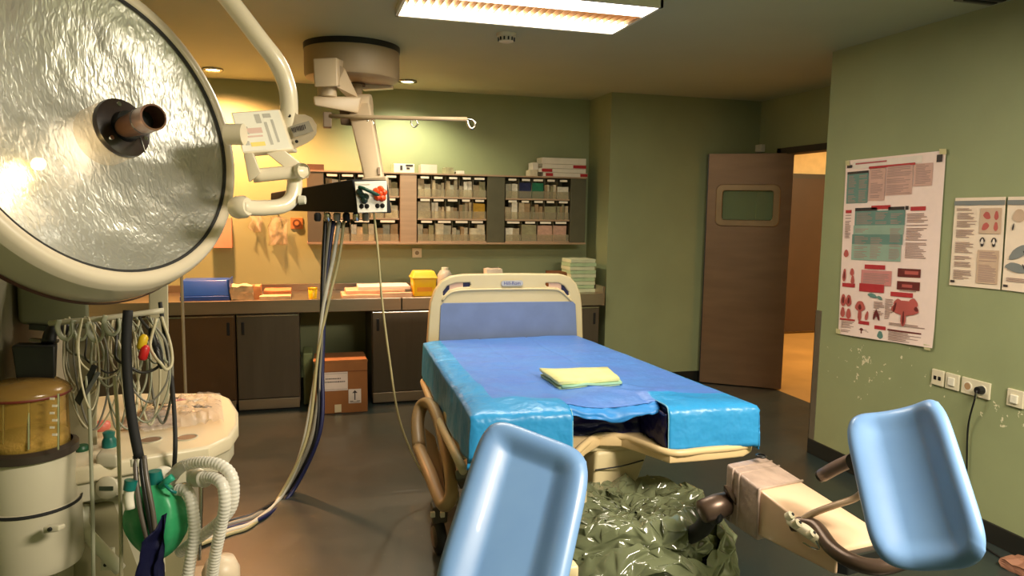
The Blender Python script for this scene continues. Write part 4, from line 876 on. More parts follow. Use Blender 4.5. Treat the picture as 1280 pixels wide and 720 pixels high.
# ============================================================ WASTE BAG in a bin
bc = AZ(808, 690, .12); bc.z = 0; bc = Vector((1.16, 2.42, 0))
t = thing('waste_bag_bin', 'glossy dark green plastic bag draped over a bin under the bed foot', 'waste bin', bc)
link('bin_tub', lathe([(.17, .002), (.20, .03), (.23, .40), (.22, .40), (.19, .03)], bc, seg=40, cap=False), BLACK, t, True)
def fold(p, sx, sz, seed):
    wv = noise.noise_vector(p*3+Vector((seed, 0, 0)))*.6
    return 1-2.4*abs(noise.noise(Vector((p.x*sx, p.y*sx, p.z*sz))+wv+Vector((seed, seed*2, 0))))
def bagf(s, q):
    a = 2*PI*s; z = 0; 
    # q: 0 bottom outside -> .7 rim -> 1 inside opening
    if q < .72: h = .03+(q/.72)*.46; r = .235+.045*math.sin(min(1, q/.72)*PI*.9)+.02*(q < .2)
    else:
        k = (q-.72)/.28; h = .49-.06*k; r = .245*(1-k*.98)
    sx = 1.16+.12*math.sin(a*2+1); d = Vector((math.cos(a)*sx, math.sin(a)*.95, 0))
    p = Vector((d.x*r, d.y*r, h))
    nn = noise.noise(Vector((d.x*4, d.y*4, h*7))); rg = .8*fold(p, 4, 10, 3)+.35*fold(p, 9, 16, 8)
    am = .030 if q < .72 else .020
    if q >= .72:
        p.z += .028*fold(Vector((p.x, p.y, .3)), 6, 1, 2)+.014*fold(Vector((p.x, p.y, .1)), 13, 1, 6)+.006*fold(Vector((p.x, p.y, .1)), 26, 1, 9); return bc+p
    p += d.normalized()*(am*rg+.035*nn); p.z += .035*noise.noise(Vector((d.x*3, d.y*3+5, h*4)))+.012*math.sin(a*3+.5)*(q/.72)
    p.z = max(p.z, .006)
    return bc+p
def facets(fn, nu, nv, amp, seed):
    rr_ = random.Random(seed); J = {}
    def g(s_, q_):
        i, j = round(s_*nu), round(q_*nv); 
        if (i % nu, j) not in J: J[(i % nu, j)] = (rr_.uniform(-.42, .42)/nu, rr_.uniform(-.42, .42)/nv, Vector((rr_.gauss(0, 1), rr_.gauss(0, 1), rr_.gauss(0, .8)))*amp)
        a_, b_, c_ = J[(i % nu, j)]
        return fn((s_+a_) % 1.0 if 0 < i < nu else a_ % 1.0, min(1, max(0, q_+(b_ if 0 < j < nv else 0))))+c_
    bm = grid(g, nu, nv); bmesh.ops.remove_doubles(bm, verts=bm.verts, dist=.0005)
    bmesh.ops.triangulate(bm, faces=bm.faces); fl = [e for e in bm.edges if rr_.random() < .4 and len(e.link_faces) == 2]
    bmesh.ops.rotate_edges(bm, edges=fl, use_ccw=True)
    return bm
bm = facets(bagf, 62, 38, .0085, 3)
for v in bm.verts: v.co.z = max(v.co.z, .006)
def soften(o):
    at = o.data.attributes.new('crease_edge', 'FLOAT', 'EDGE'); rc = random.Random(4)
    for d_ in at.data: d_.value = rc.choice([0, .3, .75, .9])
    m_ = o.modifiers.new('round', 'SUBSURF'); m_.levels = 2; m_.render_levels = 2
soften(link('bag', bm, BAG, t, True))
# folded-over skirt
def skf(s, q):
    a = 2*PI*s; hh = .40+.05*math.sin(a*3+1)-.20*q*(1+.35*math.sin(a*5)); d = Vector((math.cos(a)*1.16, math.sin(a)*.95, 0))
    r = .27+.05*math.sin(q*PI)+.045*q; p = d*r; pp = Vector((p.x, p.y, hh)); rg = 1.0*fold(pp, 6, 12, 1)+.5*fold(pp, 14, 20, 4)+.25*fold(pp, 26, 34, 7)
    p += d.normalized()*(.032*rg+.006*math.sin(a*9+q*3)); p.z = hh+.02*noise.noise(Vector((d.x*5, d.y*5, q*3)))
    return bc+p
soften(link('bag_cuff', facets(skf, 56, 10, .008, 5), BAG, t, True))

# ============================================================ CEILING PENDANT
dc = Vector((.297, 4.865, 0))
pd = thing('ceiling_pendant', 'beige ceiling supply pendant with round drum and black terminal head', 'ceiling pendant', (dc.x, dc.y, 1.5))
PB = mat('pendant_beige', (206, 184, 152), .4, nz=(4, .06)); PBD = mat('pendant_drum', (172, 150, 118), .45, nz=(4, .08))
link('ceiling_ring', lathe([(.302, CH), (.302, CH-.035), (.26, CH-.035)], dc, seg=64, cap=False), BLACK, pd, 'auto')
link('drum', lathe([(.298, CH-.03), (.298, CH-.185), (.290, CH-.205), (.270, CH-.215), (.0, CH-.215)], dc, seg=72, cap=False), PBD, pd, 'auto')
q = A(407, 90, 4.42)
link('arm_head', hexa([A(391, 73, 4.15), A(421, 72, 4.15), A(431, 76, 4.38), A(402, 77, 4.38), A(393, 109, 4.15), A(422, 108, 4.15), A(431, 108, 4.5), A(403, 108, 4.5)], .008), PB, pd, 'auto')
hc_ = A(409, 113, 4.32)
link('arm_bearing', lathe([(.05, -.04), (.056, -.035), (.056, .03)], hc_, seg=32), PB, pd, 'auto')
sf = [A(423, 80, 4.25), A(431, 86, 4.30), A(448, 122, 4.42), A(434, 122, 4.40), A(420, 108, 4.25)]
bm = bmesh.new(); bm.faces.new([bm.verts.new(p) for p in sf]); bmesh.ops.solidify(bm, geom=list(bm.faces), thickness=.03); link('side_gusset', bm, PB, pd)
link('shaft', cyl(A(446, 100, 4.72), A(446, 128, 4.66), .035), PBD, pd, 'auto'); link('shaft_collar', cyl(A(446, 98, 4.72), A(446, 107, 4.72), .055), mat('collar_brown', (96, 74, 56), .5), pd, 'auto')
link('drum_cover', hexa([A(452, 97, 4.75), A(490, 104, 4.8), A(492, 108, 4.95), A(455, 104, 4.95), A(452, 112, 4.75), A(490, 110, 4.8), A(492, 112, 4.95), A(455, 114, 4.95)], .004), PB, pd)
link('top_arm', hexa([A(391, 120, 4.25), A(452, 121, 4.38), A(456, 124, 4.6), A(398, 123, 4.55), A(393, 132, 4.25), A(448, 142, 4.38), A(452, 142, 4.65), A(398, 131, 4.65)], .012), PB, pd, 'auto')
def quadsec(a, b, c, d): return [a, b, c, d]
link('boom', hexa([A(432, 128, 4.46), A(461, 128, 4.42), A(466, 132, 4.58), A(438, 132, 4.60), A(458, 236, 4.02), A(481, 234, 4.0), A(483, 234, 4.14), A(460, 236, 4.16)], .012), PB, pd, 'auto')
link('boom_elbow', lathe([(.07, -.05), (.074, -.04), (.074, .05), (.07, .06)], A(452, 133, 4.5), cr, 28), PB, pd, 'auto')
link('boom_end', hexa([A(452, 222, 4.06), A(483, 220, 4.0), A(486, 222, 4.15), A(456, 224, 4.18), A(452, 240, 4.06), A(484, 236, 4.0), A(486, 238, 4.15), A(456, 242, 4.18)], .01), PB, pd, 'auto')
link('boom_label', hexa([A(472, 209, 4.08), A(475, 209, 4.08), A(475, 209, 4.1), A(472, 209, 4.1), A(472.5, 218, 4.05), A(475.5, 218, 4.05), A(475.5, 218, 4.09), A(472.5, 218, 4.09)]), mat('label_shade', (150, 130, 106), .5), pd)
# black terminal head
N0, N1 = A(440, 224, 3.90), A(446, 266, 3.90); F0, F1 = A(338, 241, 4.55), A(338, 263, 4.55)
bk = Vector((cr.x*.20, cr.y*.20, .0))+Vector((0, .08, 0))
link('terminal_head', hexa([N0, N0+bk, F0+bk*.7, F0, N1, N1+bk, F1+bk*.7, F1], .008), BLACKM, pd, 'auto')
P0, P1, P2, P3 = A(443, 227, 3.87), A(483, 226, 3.94), A(483, 265, 3.94), A(447, 266, 3.87)
e = -cf*.02
socks = link('outlet_panel', hexa([P0, P1, P1-e, P0-e, P3, P2, P2-e, P3-e], .003), WHITE, pd)
def PT(u, v, d=.0): return P0.lerp(P1, u).lerp(P3.lerp(P2, u), v)-cf*d
for u in (.16, .34, .70, .87): link('outlet_port', lathe([(.012, 0), (.013, .004), (.008, .006)], PT(u, .80, .002), -cf, 18), BLACK, pd, 'auto')
for u, v in ((.2, .45), (.33, .5), (.27, .62), (.14, .35)): link('dark_coupling', lathe([(.018, 0), (.018, .02), (.010, .03)], PT(u, v, .002), -cf, 16), mat('dark_green_coupling', (22, 44, 34), .4), pd, 'auto')
link('green_hose_stub', tube([PT(.15, .2, .02), PT(.4, .3, .05), PT(.7, .45, .03), PT(.85, .5, .01)], .010, n=5), mat('dark_green_hose', (22, 70, 52), .4), pd, True)
for u, v in ((.68, .34), (.82, .28), (.92, .38), (.74, .52), (.88, .55), (.8, .42)):
    p = PT(u, v, .01); link('orange_connector', lathe([(.012, -.012), (.019, -.006), (.019, .01), (.010, .022)], p, -cf+Vector((random.uniform(-.4, .4), 0, random.uniform(-.4, .4))), 12), ORANGE, pd, 'auto')
link('panel_label', hexa([PT(.05, .02, .003), PT(.5, .02, .003), PT(.5, .02, .001), PT(.05, .02, .001), PT(.05, .10, .003), PT(.5, .10, .003), PT(.5, .10, .001), PT(.05, .10, .001)]), PAPER, pd)
# underside valves
for k in range(6):
    p = A(397+k*12, 270, 4.1); link('gas_valve', lathe([(.014, -.03), (.02, -.02), (.02, .01), (.012, .02)], p, (0, 0, 1), 14), [RUBBER, CHROME, MACHD][k % 3], pd, 'auto')
# IV rail
link('rail_bracket', box(*[v for v in (A(408, 149, 4.35).x-.02, A(408, 149, 4.35).x+.03)], A(408, 149, 4.35).y-.03, A(408, 149, 4.35).y+.05, A(408, 149, 4.35).z-.05, A(408, 149, 4.35).z+.04, .006), mat('bracket_grey', (132, 112, 90), .5), pd)
link('rail_block', hexa([A(424, 134, 4.4), A(446, 136, 4.4), A(447, 136, 4.5), A(425, 134, 4.5), A(426, 156, 4.4), A(446, 158, 4.4), A(447, 158, 4.5), A(427, 156, 4.5)], .006), mat('bracket_brown', (112, 90, 70), .5), pd)
link('iv_rail', tube([A(412, 145, 4.33), A(500, 147.5, 4.33), A(584, 149, 4.33)], .0125, n=2, seg=12), PBD, pd, True)
lp_ = [A(584, 149, 4.33), A(590, 150, 4.33), A(594, 154, 4.33), A(592, 160, 4.33), A(588, 160, 4.33), A(585, 155, 4.33), A(584, 150, 4.33)]
link('rail_loop', tube(lp_, .008, n=5, seg=8), CHROME, pd, True)
for px in (463, 518): link('rail_hook', tube([A(px-3, 150, 4.33), A(px-4, 155, 4.33), A(px, 159, 4.33), A(px+4, 155, 4.33), A(px+2, 150, 4.33)], .005, n=5, seg=6), CHROME, pd, True)
link('drop_rod', cyl(A(437, 122, 4.40), A(437, 142, 4.38), .004), CHROME, pd)

# hoses from the pendant
HOSE = {'black': mat('black_hose', (24, 24, 28), .35), 'grey': mat('grey_hose', (150, 144, 130), .4), 'white': mat('white_hose', (212, 208, 192), .35), 'navy': mat('navy_hose', (36, 40, 84), .4), 'cream': mat('cream_hose', (186, 174, 128), .4)}
hs = [('black', 'black gas hose hanging from the pendant, outermost left of the bundle', (407, 272), (404, 330), (402, 400), (399, 460), (394, 550), 14, .013),
      ('grey', 'grey gas hose hanging in the pendant bundle beside the outer black hose', (413, 274), (408, 330), (404, 400), (401, 460), (390, 545), 6, .012),
      ('navy', 'navy blue gas hose hanging in the middle of the pendant bundle', (417, 276), (410, 330), (405, 400), (403, 460), (400, 540), 20, .011),
      ('white', 'white gas hose reaching the floor in front of the cabinets', (424, 276), (417, 320), (404, 385), (396, 460), (378, 560), 0, .012),
      ('cream', 'cream coloured gas hose hanging at the right of the pendant bundle', (430, 276), (424, 320), (410, 380), (398, 440), (384, 545), -6, .009)]
for k, (cn, lb_, a, b, c, d_, e_, off, r) in enumerate(hs):
    f1 = AZ(352+off*.6, 612+k*2.5, r); f2 = AZ(318+off*.4, 640+k*4, r); f3 = AZ(285, 652+k*4, r); f4 = AZ(240, 672+k*3, r+.01)
    pts = [A(*a, 4.15), A(*b, 4.12), A(*c, 4.1), A(*d_, 4.08), A(e_[0], e_[1], 4.02), f1, f2, f3, f4]
    tag(link('gas_hose', tube(pts, r, n=10, seg=10), HOSE[cn], None, True), lb_, 'hose', 'hoses hanging from the pendant')
pts = [A(464, 236, 3.93), A(467, 262, 3.95), A(472, 310, 3.97), A(478, 380, 4.0), A(487, 450, 4.02), A(497, 515, 4.03), A(512, 560, 4.0), A(530, 595, 3.97), AZ(545, 617, .005), AZ(560, 625, .005)]
tag(link('thin_cable', tube(pts, .006, n=8, seg=8), HOSE['cream'], None, True), 'thin pale cable hanging from the white outlet panel to the floor near the bed', 'cable')

# ============================================================ SURGICAL LAMP
LC = Vector((-.412, 1.787, 1.766)); LN = Vector((.755, -.607, .247)).normalized()
lamp_t = thing('surgical_lamp', 'large round operating lamp with rippled silver reflector and brown centre handle', 'surgical lamp', LC)
link('rim', lathe([(.326, -.004), (.330, .002), (.340, .006), (.352, .004), (.360, -.006), (.366, -.02)], LC, LN, 128, cap=False), LAMPSHELL, lamp_t, True)
link('shell', lathe([(.366, -.02), (.374, -.06), (.376, -.10), (.368, -.115), (.30, -.17), (.20, -.215), (.10, -.235), (0, -.24)], LC, LN, 128, cap=False), LAMPSHELL, lamp_t, True)
link('shell_trim', lathe([(.377, -.096), (.381, -.103), (.378, -.110)], LC, LN, 128, cap=False), mat('trim_red_brown', (96, 58, 44), .5), lamp_t, True)
link('gasket', lathe([(.322, -.004), (.327, .001), (.330, -.002)], LC, LN, 128, cap=False), RUBBER, lamp_t, True)
def reflector_mat():
    m = bpy.data.materials.new('rippled_reflector'); m.use_nodes = True; nt = m.node_tree; L = nt.links; b = nt.nodes['Principled BSDF']
    b.inputs['Base Color'].default_value = srgb((212, 214, 214)); b.inputs['Metallic'].default_value = 1; b.inputs['Roughness'].default_value = .4
    tc = nt.nodes.new('ShaderNodeTexCoord'); mp = nt.nodes.new('ShaderNodeMapping'); L.new(tc.outputs['Object'], mp.inputs[0])
    mp.inputs['Scale'].default_value = (1.5, 1.5, .6); mp.inputs['Rotation'].default_value = (.5, .35, 0)
    n = nt.nodes.new('ShaderNodeTexNoise'); n.inputs['Scale'].default_value = 62; n.inputs['Detail'].default_value = 1; n.inputs['Distortion'].default_value = .6
    bp = nt.nodes.new('ShaderNodeBump'); bp.inputs['Strength'].default_value = .32; bp.inputs['Distance'].default_value = .010
    L.new(mp.outputs[0], n.inputs['Vector']); L.new(n.outputs[0], bp.inputs['Height'])
    n3 = nt.nodes.new('ShaderNodeTexNoise'); n3.inputs['Scale'].default_value = 5; bp2 = nt.nodes.new('ShaderNodeBump'); bp2.inputs['Strength'].default_value = .5; bp2.inputs['Distance'].default_value = .08
    L.new(tc.outputs['Object'], n3.inputs['Vector']); L.new(n3.outputs[0], bp2.inputs['Height']); L.new(bp.outputs[0], bp2.inputs['Normal']); L.new(bp2.outputs[0], b.inputs['Normal'])
    return m
link('reflector', lathe([(.324, -.010), (.29, -.035), (.22, -.062), (.14, -.078), (.06, -.085), (0, -.086)], LC, LN, 96, cap=False), reflector_mat(), lamp_t, True)
link('lens_glass', lathe([(.325, -.006), (.30, -.001), (.20, .006), (.0, .010)], LC, LN, 96, cap=False), clear_mat('rippled_lens_glass', (226, 224, 214), .3, .18, (30, .3)), lamp_t, True)
r_ = ray(146, 163); hk = (LC-EYE).dot(LN)/r_.dot(LN); HC = EYE+r_*hk
link('hub_neck', lathe([(.066, -.05), (.066, .012)], HC, LN, 48), clear_mat('clear_neck', (236, 226, 210), .15, .25), lamp_t, 'auto')
link('hub_disc', lathe([(.0, .010), (.064, .010), (.066, .016), (.064, .024), (.052, .028), (.0, .028)], HC, LN, 56, cap=False), mat('hub_dark_brown', (44, 32, 28), .32, nz=(9, .2)), lamp_t, 'auto')
u_ = LN.cross(Vector((0, 0, 1))).normalized(); v_ = LN.cross(u_)
for a in (.6, 2.7, 4.8): link('hub_screw', lathe([(.006, .027), (.005, .031)], HC+(u_*math.cos(a)+v_*math.sin(a))*.05, LN, 14), CHROME, lamp_t)
HM = mat('handle_brown', (132, 96, 78), .28, .5, nz=(20, .12))
link('handle_root', lathe([(.034, .028), (.032, .045), (.022, .050)], HC, LN, 36), BLACK, lamp_t, 'auto')
tipd = (A(207, 141, 1.46)-HC).normalized(); tl_ = .168
link('handle', lathe([(.022, .03), (.026, .11), (.0275, .115), (.0275, tl_), (.0235, tl_+.001), (.0215, tl_-.02), (.0213, tl_-.05)], HC, tipd, 40, cap=False), HM, lamp_t, 'auto')
link('handle_bore', lathe([(.0215, tl_-.06), (.0215, tl_-.045)], HC, tipd, 30), BLACKM, lamp_t)
link('handle_ring', lathe([(.0275, .122), (.0283, .125), (.0275, .128)], HC, tipd, 36, cap=False), BLACK, lamp_t)
link('hub_pin', cyl(HC+u_*-.03+v_*.02+LN*.03, A(181, 190, 1.5), .002), CHROME, lamp_t)
# glowing body added to stand for the central halogen's reflection in the dish
rb_ = ray(48, 205); bp_ = EYE+rb_*(((LC-LN*.045)-EYE).dot(LN)/rb_.dot(LN))
link('bulb_reflection', lathe([(0, -.014), (.010, -.010), (.013, 0), (.010, .010), (0, .014)], bp_, LN, 20, cap=False), mat('halogen_reflection', (255, 214, 120), .3, emit=((255, 206, 96), 12)), lamp_t, True)
lamp('surgical_reflection_glow', 'POINT', bp_+LN*.02, .22, (1, .74, .36), soft=.02)  # added light at the stand-in reflection, no separate source sits here
lamp('surgical_centre_glow', 'POINT', HC-LN*.035, .35, (1, .82, .58), soft=.07)
LAMPARM = mat('lamp_arm_enamel', (236, 222, 196), .28, nz=(3, .04), coat=.35)
link('suspension_tube', tube([A(205, -110, 1.62), A(245, -50, 1.66), A(288, 2, 1.70), A(325, 50, 1.73), A(345, 76, 1.75), A(356, 100, 1.77), A(361, 125, 1.78), A(361, 180, 1.80)], .0215, n=8, seg=24), LAMPARM, lamp_t, True)
link('ceiling_tube', tube([A(205, -110, 1.62), A(190, -135, 1.6), Vector((-.62, 1.75, 2.45)), Vector((-.62, 1.75, 2.6))], .0215, n=6, seg=20), LAMPARM, lamp_t, True)
# joint housing with warning label
Q0, Q1, Q2, Q3 = A(288, 140, 1.68), A(349, 136, 1.76), A(366, 187, 1.76), A(303, 192, 1.68)
bk2 = cf*.045
jh = link('joint_housing', hexa([Q0, Q1, Q1+bk2, Q0+bk2, Q3, Q2, Q2+bk2, Q3+bk2], .004), LAMPARM, lamp_t, 'auto')
def QT(u, v, d=.003): return Q0.lerp(Q1, u).lerp(Q3.lerp(Q2, u), v)-cf*d
def qrect(bm, u0, u1, v0, v1, d): bm.faces.new([bm.verts.new(QT(*q, d)) for q in ((u0, v0), (u1, v0), (u1, v1), (u0, v1))])
bm = bmesh.new(); qrect(bm, .03, .97, .04, .96, .002); link('label_plate', bm, mat('glossy_white_label', (246, 240, 224), .12, coat=.5), jh)
def qset(name, col, rs):
    bm = bmesh.new()
    for r in rs: qrect(bm, *r, .003)
    link(name, bm, mat('label_'+name, col, .4), jh)['kind'] = 'stuff'
qset('grey_print', (178, 172, 158), [(.45, .56, .1, .32), (.62, .78, .1, .2), (.6, .66, .3, .85), (.75, .80, .25, .8), (.12, .25, .38, .56), (.12, .2, .72, .82)])
qset('pink_print', (214, 176, 160), [(.18, .52, .42, .55), (.2, .5, .6, .64)]); qset('yellow_print', (236, 210, 92), [(.22, .5, .76, .86)])
# rounded side plate
S0 = [A(px, py, 1.775) for px, py in ((350, 137), (366, 137), (371, 143), (381, 143), (390, 147), (396, 156), (396, 166), (391, 174), (382, 180), (366, 187))]
bm = bmesh.new(); bm.faces.new([bm.verts.new(p) for p in S0]); bmesh.ops.solidify(bm, geom=list(bm.faces), thickness=.03); link('side_plate', bm, LAMPARM, lamp_t)
bm = bmesh.new(); bm.faces.new([bm.verts.new(A(px, py, 1.768)) for px, py in ((362, 158), (386, 151), (392, 164), (368, 172))])
sp_ = link('rating_label', bm, mat('rating_plate_grey', (178, 168, 152), .4), lamp_t)
bm = bmesh.new()
for k in range(9):
    px = 364+k*2.0; py = 160-k*.55; hh = random.uniform(4, 8)
    bm.faces.new([bm.verts.new(A(*q, 1.765)) for q in ((px, py), (px+1.1, py-.3), (px+2.4, py+hh-.3), (px+1.3, py+hh))])
link('rating_print', bm, INK, sp_)['kind'] = 'stuff'
for px, py in ((362, 145), (371, 177)): link('plate_screw', lathe([(.004, 0), (.004, .003)], A(px, py, 1.77), -cf, 12), RUBBER, lamp_t)
# yoke bars
link('yoke_bar', hexa([A(304, 192, 1.69), A(316, 191, 1.69), A(318, 191, 1.73), A(306, 192, 1.73), A(311, 228, 1.70), A(326, 216, 1.70), A(326, 216, 1.74), A(313, 228, 1.74)], .003), LAMPARM, lamp_t, 'auto')
link('yoke_crossbar', tube([A(316, 220, 1.73), A(345, 217, 1.75), A(384, 214, 1.78)], .0165, n=3, seg=18), LAMPARM, lamp_t, True)
link('crossbar_cap', lathe([(.0, -.004), (.018, -.003), (.020, .002), (.018, .012)], A(376, 214, 1.76), -(cf*.6)+cr*.8, 28, cap=False), WHITE, lamp_t, True)
link('yoke_strut', hexa([A(332, 191, 1.73), A(356, 188, 1.74), A(356, 188, 1.78), A(332, 191, 1.77), A(356, 210, 1.75), A(378, 206, 1.77), A(378, 206, 1.80), A(356, 210, 1.79)], .003), LAMPARM, lamp_t, 'auto')
link('rim_yoke', tube([A(368, 215, 1.79), A(368, 235, 1.78), A(363, 250, 1.77), A(350, 258, 1.75), A(325, 260, 1.71), A(300, 259, 1.66)], .0185, n=6, seg=20), LAMPARM, lamp_t, True)
link('rim_pivot', lathe([(.022, -.02), (.026, -.01), (.026, .01), (.02, .02)], A(301, 259, 1.67), cr*1+Vector((0, -.3, .1)), 28), LAMPARM, lamp_t, 'auto')
link('pivot_knob', lathe([(.012, 0), (.010, .015)], A(374, 250, 1.77), cr, 14), WHITE, lamp_t)
link('upper_pivot', lathe([(.024, -.02), (.024, .02)], A(294, 168, 1.66), cr, 28), LAMPARM, lamp_t, 'auto')

# ============================================================ ANAESTHESIA MACHINE
WZ = .85
am = thing('anaesthesia_machine', 'cream anaesthesia trolley with worktop, column and canister under the big lamp', 'medical machine', (-.62, 2.5, 0))
tp = [AZ(px, py, WZ) for px, py in ((75, 588), (160, 573), (258, 557), (284, 545), (294, 530), (294, 514), (284, 498), (270, 492), (160, 492))]
poly = [(p.x, p.y) for p in tp]+[(-.98, 3.0), (-.98, 2.2)]
link('worktop', curve_mesh([poly], .03, .010, Matrix.Translation((0, 0, WZ-.025))), mat('machine_top', (222, 208, 178), .35, nz=(5, .06)), am, 'auto')
def shrink(k, dz): 
    cx_ = sum(p[0] for p in poly)/len(poly); cy_ = sum(p[1] for p in poly)/len(poly); return [(cx_+(p[0]-cx_)*k, cy_+(p[1]-cy_)*k) for p in poly]
link('worktop_apron', curve_mesh([shrink(.95, 0)], .06, .006, Matrix.Translation((0, 0, WZ-.075))), MACH, am, 'auto')
link('cabinet_body', box(-.98, -.42, 2.42, 2.95, .28, WZ-.10, .02), MACHD, am)
link('drawer_front', box(-.90, -.45, 2.385, 2.42, .42, .70, .012), MACH, am); link('drawer_front', box(-.90, -.45, 2.385, 2.42, .28, .41, .012), MACH, am)
for (px, py) in ((188, 550), (233, 547)):
    p = AZ(px, py, WZ); link('gauge_well', lathe([(.033, .0), (.036, .003), (.031, .004), (.029, .001)], Vector((p.x, p.y, WZ-.001)), seg=30, cap=False), MACH, am, True); link('gauge_face', lathe([(.029, .001), (.029, .002)], Vector((p.x, p.y, WZ-.001)), seg=28), mat('gauge_brown', (140, 108, 86), .4), am)
# front lip fittings
p = A(133, 577, 2.08); link('front_knob', hexa([p+cr*-.032+Vector((0, 0, .02)), p+cr*.032+Vector((0, 0, .02)), p+cr*.032+Vector((0, .06, .02)), p+cr*-.032+Vector((0, .06, .02)), p+cr*-.032-Vector((0, 0, .022)), p+cr*.032-Vector((0, 0, .022)), p+cr*.032+Vector((0, .06, -.02)), p+cr*-.032+Vector((0, .06, -.02))], .010), MACH, am, 'auto')
p = A(134, 610, 2.08); link('pull_recess', lathe([(.0, .004), (.030, .004), (.034, .0), (.030, -.01)], p, -cf, 28, cap=False), MACH, am, True); link('pull_slot', hexa([p+cr*-.02+cu*.006-cf*.006, p+cr*.02+cu*.006-cf*.006, p+cr*.02+cu*.006, p+cr*-.02+cu*.006, p+cr*-.02-cu*.006-cf*.006, p+cr*.02-cu*.006-cf*.006, p+cr*.02-cu*.006, p+cr*-.02-cu*.006]), mat('slot_dark_green', (50, 62, 44), .5), am)
link('front_panel', hexa([A(66, 592, 2.12), A(250, 562, 2.34), A(250, 560, 2.5), A(66, 590, 2.3), A(70, 628, 2.12), A(250, 590, 2.34), A(250, 590, 2.5), A(70, 628, 2.3)], .010), MACH, am, 'auto')
link('front_panel', hexa([A(92, 634, 2.16), A(240, 606, 2.36), A(240, 606, 2.5), A(92, 634, 2.3), A(92, 740, 2.16), A(240, 735, 2.36), A(240, 735, 2.5), A(92, 740, 2.3)], .010), mat('panel_olive', (132, 124, 92), .5), am, 'auto')
link('side_chrome_rail', tube([A(247, 600, 2.4), A(251, 602, 2.4), A(251, 640, 2.4), A(249, 700, 2.4)], .006, n=3), CHROME, am, True)
link('rear_cabinet', box(-1.30, -.85, 2.35, 2.95, 0.05, 1.55, .03), MACHD, am)
link('display_housing', hexa([A(20, 340, 2.15), A(110, 355, 2.2), A(110, 350, 2.5), A(20, 340, 2.5), A(24, 405, 2.15), A(112, 412, 2.2), A(110, 400, 2.5), A(20, 395, 2.5)], .012), mat('housing_olive', (110, 110, 84), .5), am, 'auto')
link('housing_slot', hexa([A(36, 405, 2.14), A(76, 409, 2.14), A(76, 409, 2.2), A(36, 405, 2.2), A(36, 412, 2.14), A(76, 416, 2.14), A(76, 416, 2.2), A(36, 412, 2.2)]), BLACK, am)
link('column', hexa([A(80, 395, 2.2), A(120, 398, 2.2), A(120, 398, 2.35), A(80, 395, 2.35), A(84, 582, 2.25), A(122, 576, 2.25), A(122, 570, 2.4), A(84, 576, 2.4)], .008), mat('column_cream', (200, 192, 164), .4), am, 'auto')
link('column', hexa([A(186, 350, 2.5), A(210, 350, 2.5), A(210, 350, 2.6), A(186, 350, 2.6), A(186, 505, 2.5), A(212, 505, 2.5), A(212, 502, 2.6), A(186, 505, 2.6)], .006), mat('column_cream', (200, 192, 164), .4), am, 'auto')
# amber canister and its base
bc_ = A(37, 560, 2.0); axz = (0, 0, 1)
link('canister_base', lathe([(.112, -.33), (.118, -.31), (.118, -.155), (.108, -.150), (.108, -.02), (.100, .0)], bc_, seg=56), mat('canister_cream', (196, 188, 164), .4, nz=(4, .06)), am, 'auto')
link('base_seam', lathe([(.119, -.158), (.120, -.153), (.119, -.148)], bc_, seg=56, cap=False), RUBBER, am, True)
link('canister_ring', lathe([(.080, -.015), (.118, -.012), (.118, .008), (.104, .016)], bc_, seg=56, cap=False), mat('ring_dark', (58, 48, 40), .4), am, 'auto')
link('canister_jar', lathe([(.098, .012), (.098, .150), (.102, .158)], bc_, seg=56, cap=False), AMBER, am, True)
link('absorber_granules', lathe([(.0, .014), (.094, .014), (.094, .040), (.0, .044)], bc_, seg=40, cap=False), mat('granules', (206, 184, 130), .8, bump=(160, .6, .01)), am, True)
link('canister_lid', lathe([(.104, .152), (.107, .160), (.100, .172), (.08, .186), (.0, .192)], bc_, seg=56, cap=False), clear_mat('amber_lid', (150, 116, 60), .2, .7), am, True)
link('lid_ring', lathe([(.106, .152), (.109, .156), (.106, .160)], bc_, seg=56, cap=False), mat('red_brown_seal', (110, 40, 24), .5), am, True)
for k in range(6):
    p = A(62+ (k % 2)*3, 497+k*9, 1.905); link('scale_mark', hexa([p, p+cr*.012, p+cr*.012+cf*.002, p+cf*.002, p-cu*.006, p+cr*.012-cu*.006, p+cr*.012+cf*.002-cu*.006, p+cf*.002-cu*.006]), PAPER, am)
for px in (4, 36, 73): q0 = A(px, 505, 1.91); link('tie_rod', cyl(A(px, 492, 1.91), A(px, 562, 1.91), .003, 8), CHROME, am)
lt = A(63, 659, 1.89); link('base_latch', hexa([lt-cr*.02, lt+cr*.022+cu*.004, lt+cr*.022+cf*.03, lt-cr*.02+cf*.03, lt-cr*.02-cu*.018, lt+cr*.022-cu*.012, lt+cr*.022-cu*.012+cf*.03, lt-cr*.02-cu*.018+cf*.03], .004), MACH, am, 'auto'); link('latch_bolt', lathe([(.006, 0), (.005, .005)], lt-cu*.005-cf*.001, -cf, 12), BLACK, am)
link('drain_pipe', tube([A(103, 632, 2.14), A(103, 655, 2.12), A(110, 668, 2.10), A(130, 690, 2.10), A(150, 712, 2.12)], .018, n=6, seg=16), WHITE, am, True)
ps = A(132, 700, 2.12); link('socket_plate', hexa([ps-cr*.016+cu*.03, ps+cr*.018+cu*.032, ps+cr*.018+cu*.032+cf*.02, ps-cr*.016+cu*.03+cf*.02, ps-cr*.016-cu*.032, ps+cr*.018-cu*.030, ps+cr*.018-cu*.03+cf*.02, ps-cr*.016-cu*.032+cf*.02], .003), WHITE, am, 'auto')
for dz in (.014, -.014): link('socket_hole', lathe([(.005, 0), (.005, .002)], ps+cu*dz-cf*.002, -cf, 10), BLACK, am)
for px, py, r in ((98, 556, .018), (118, 540, .012)): pass
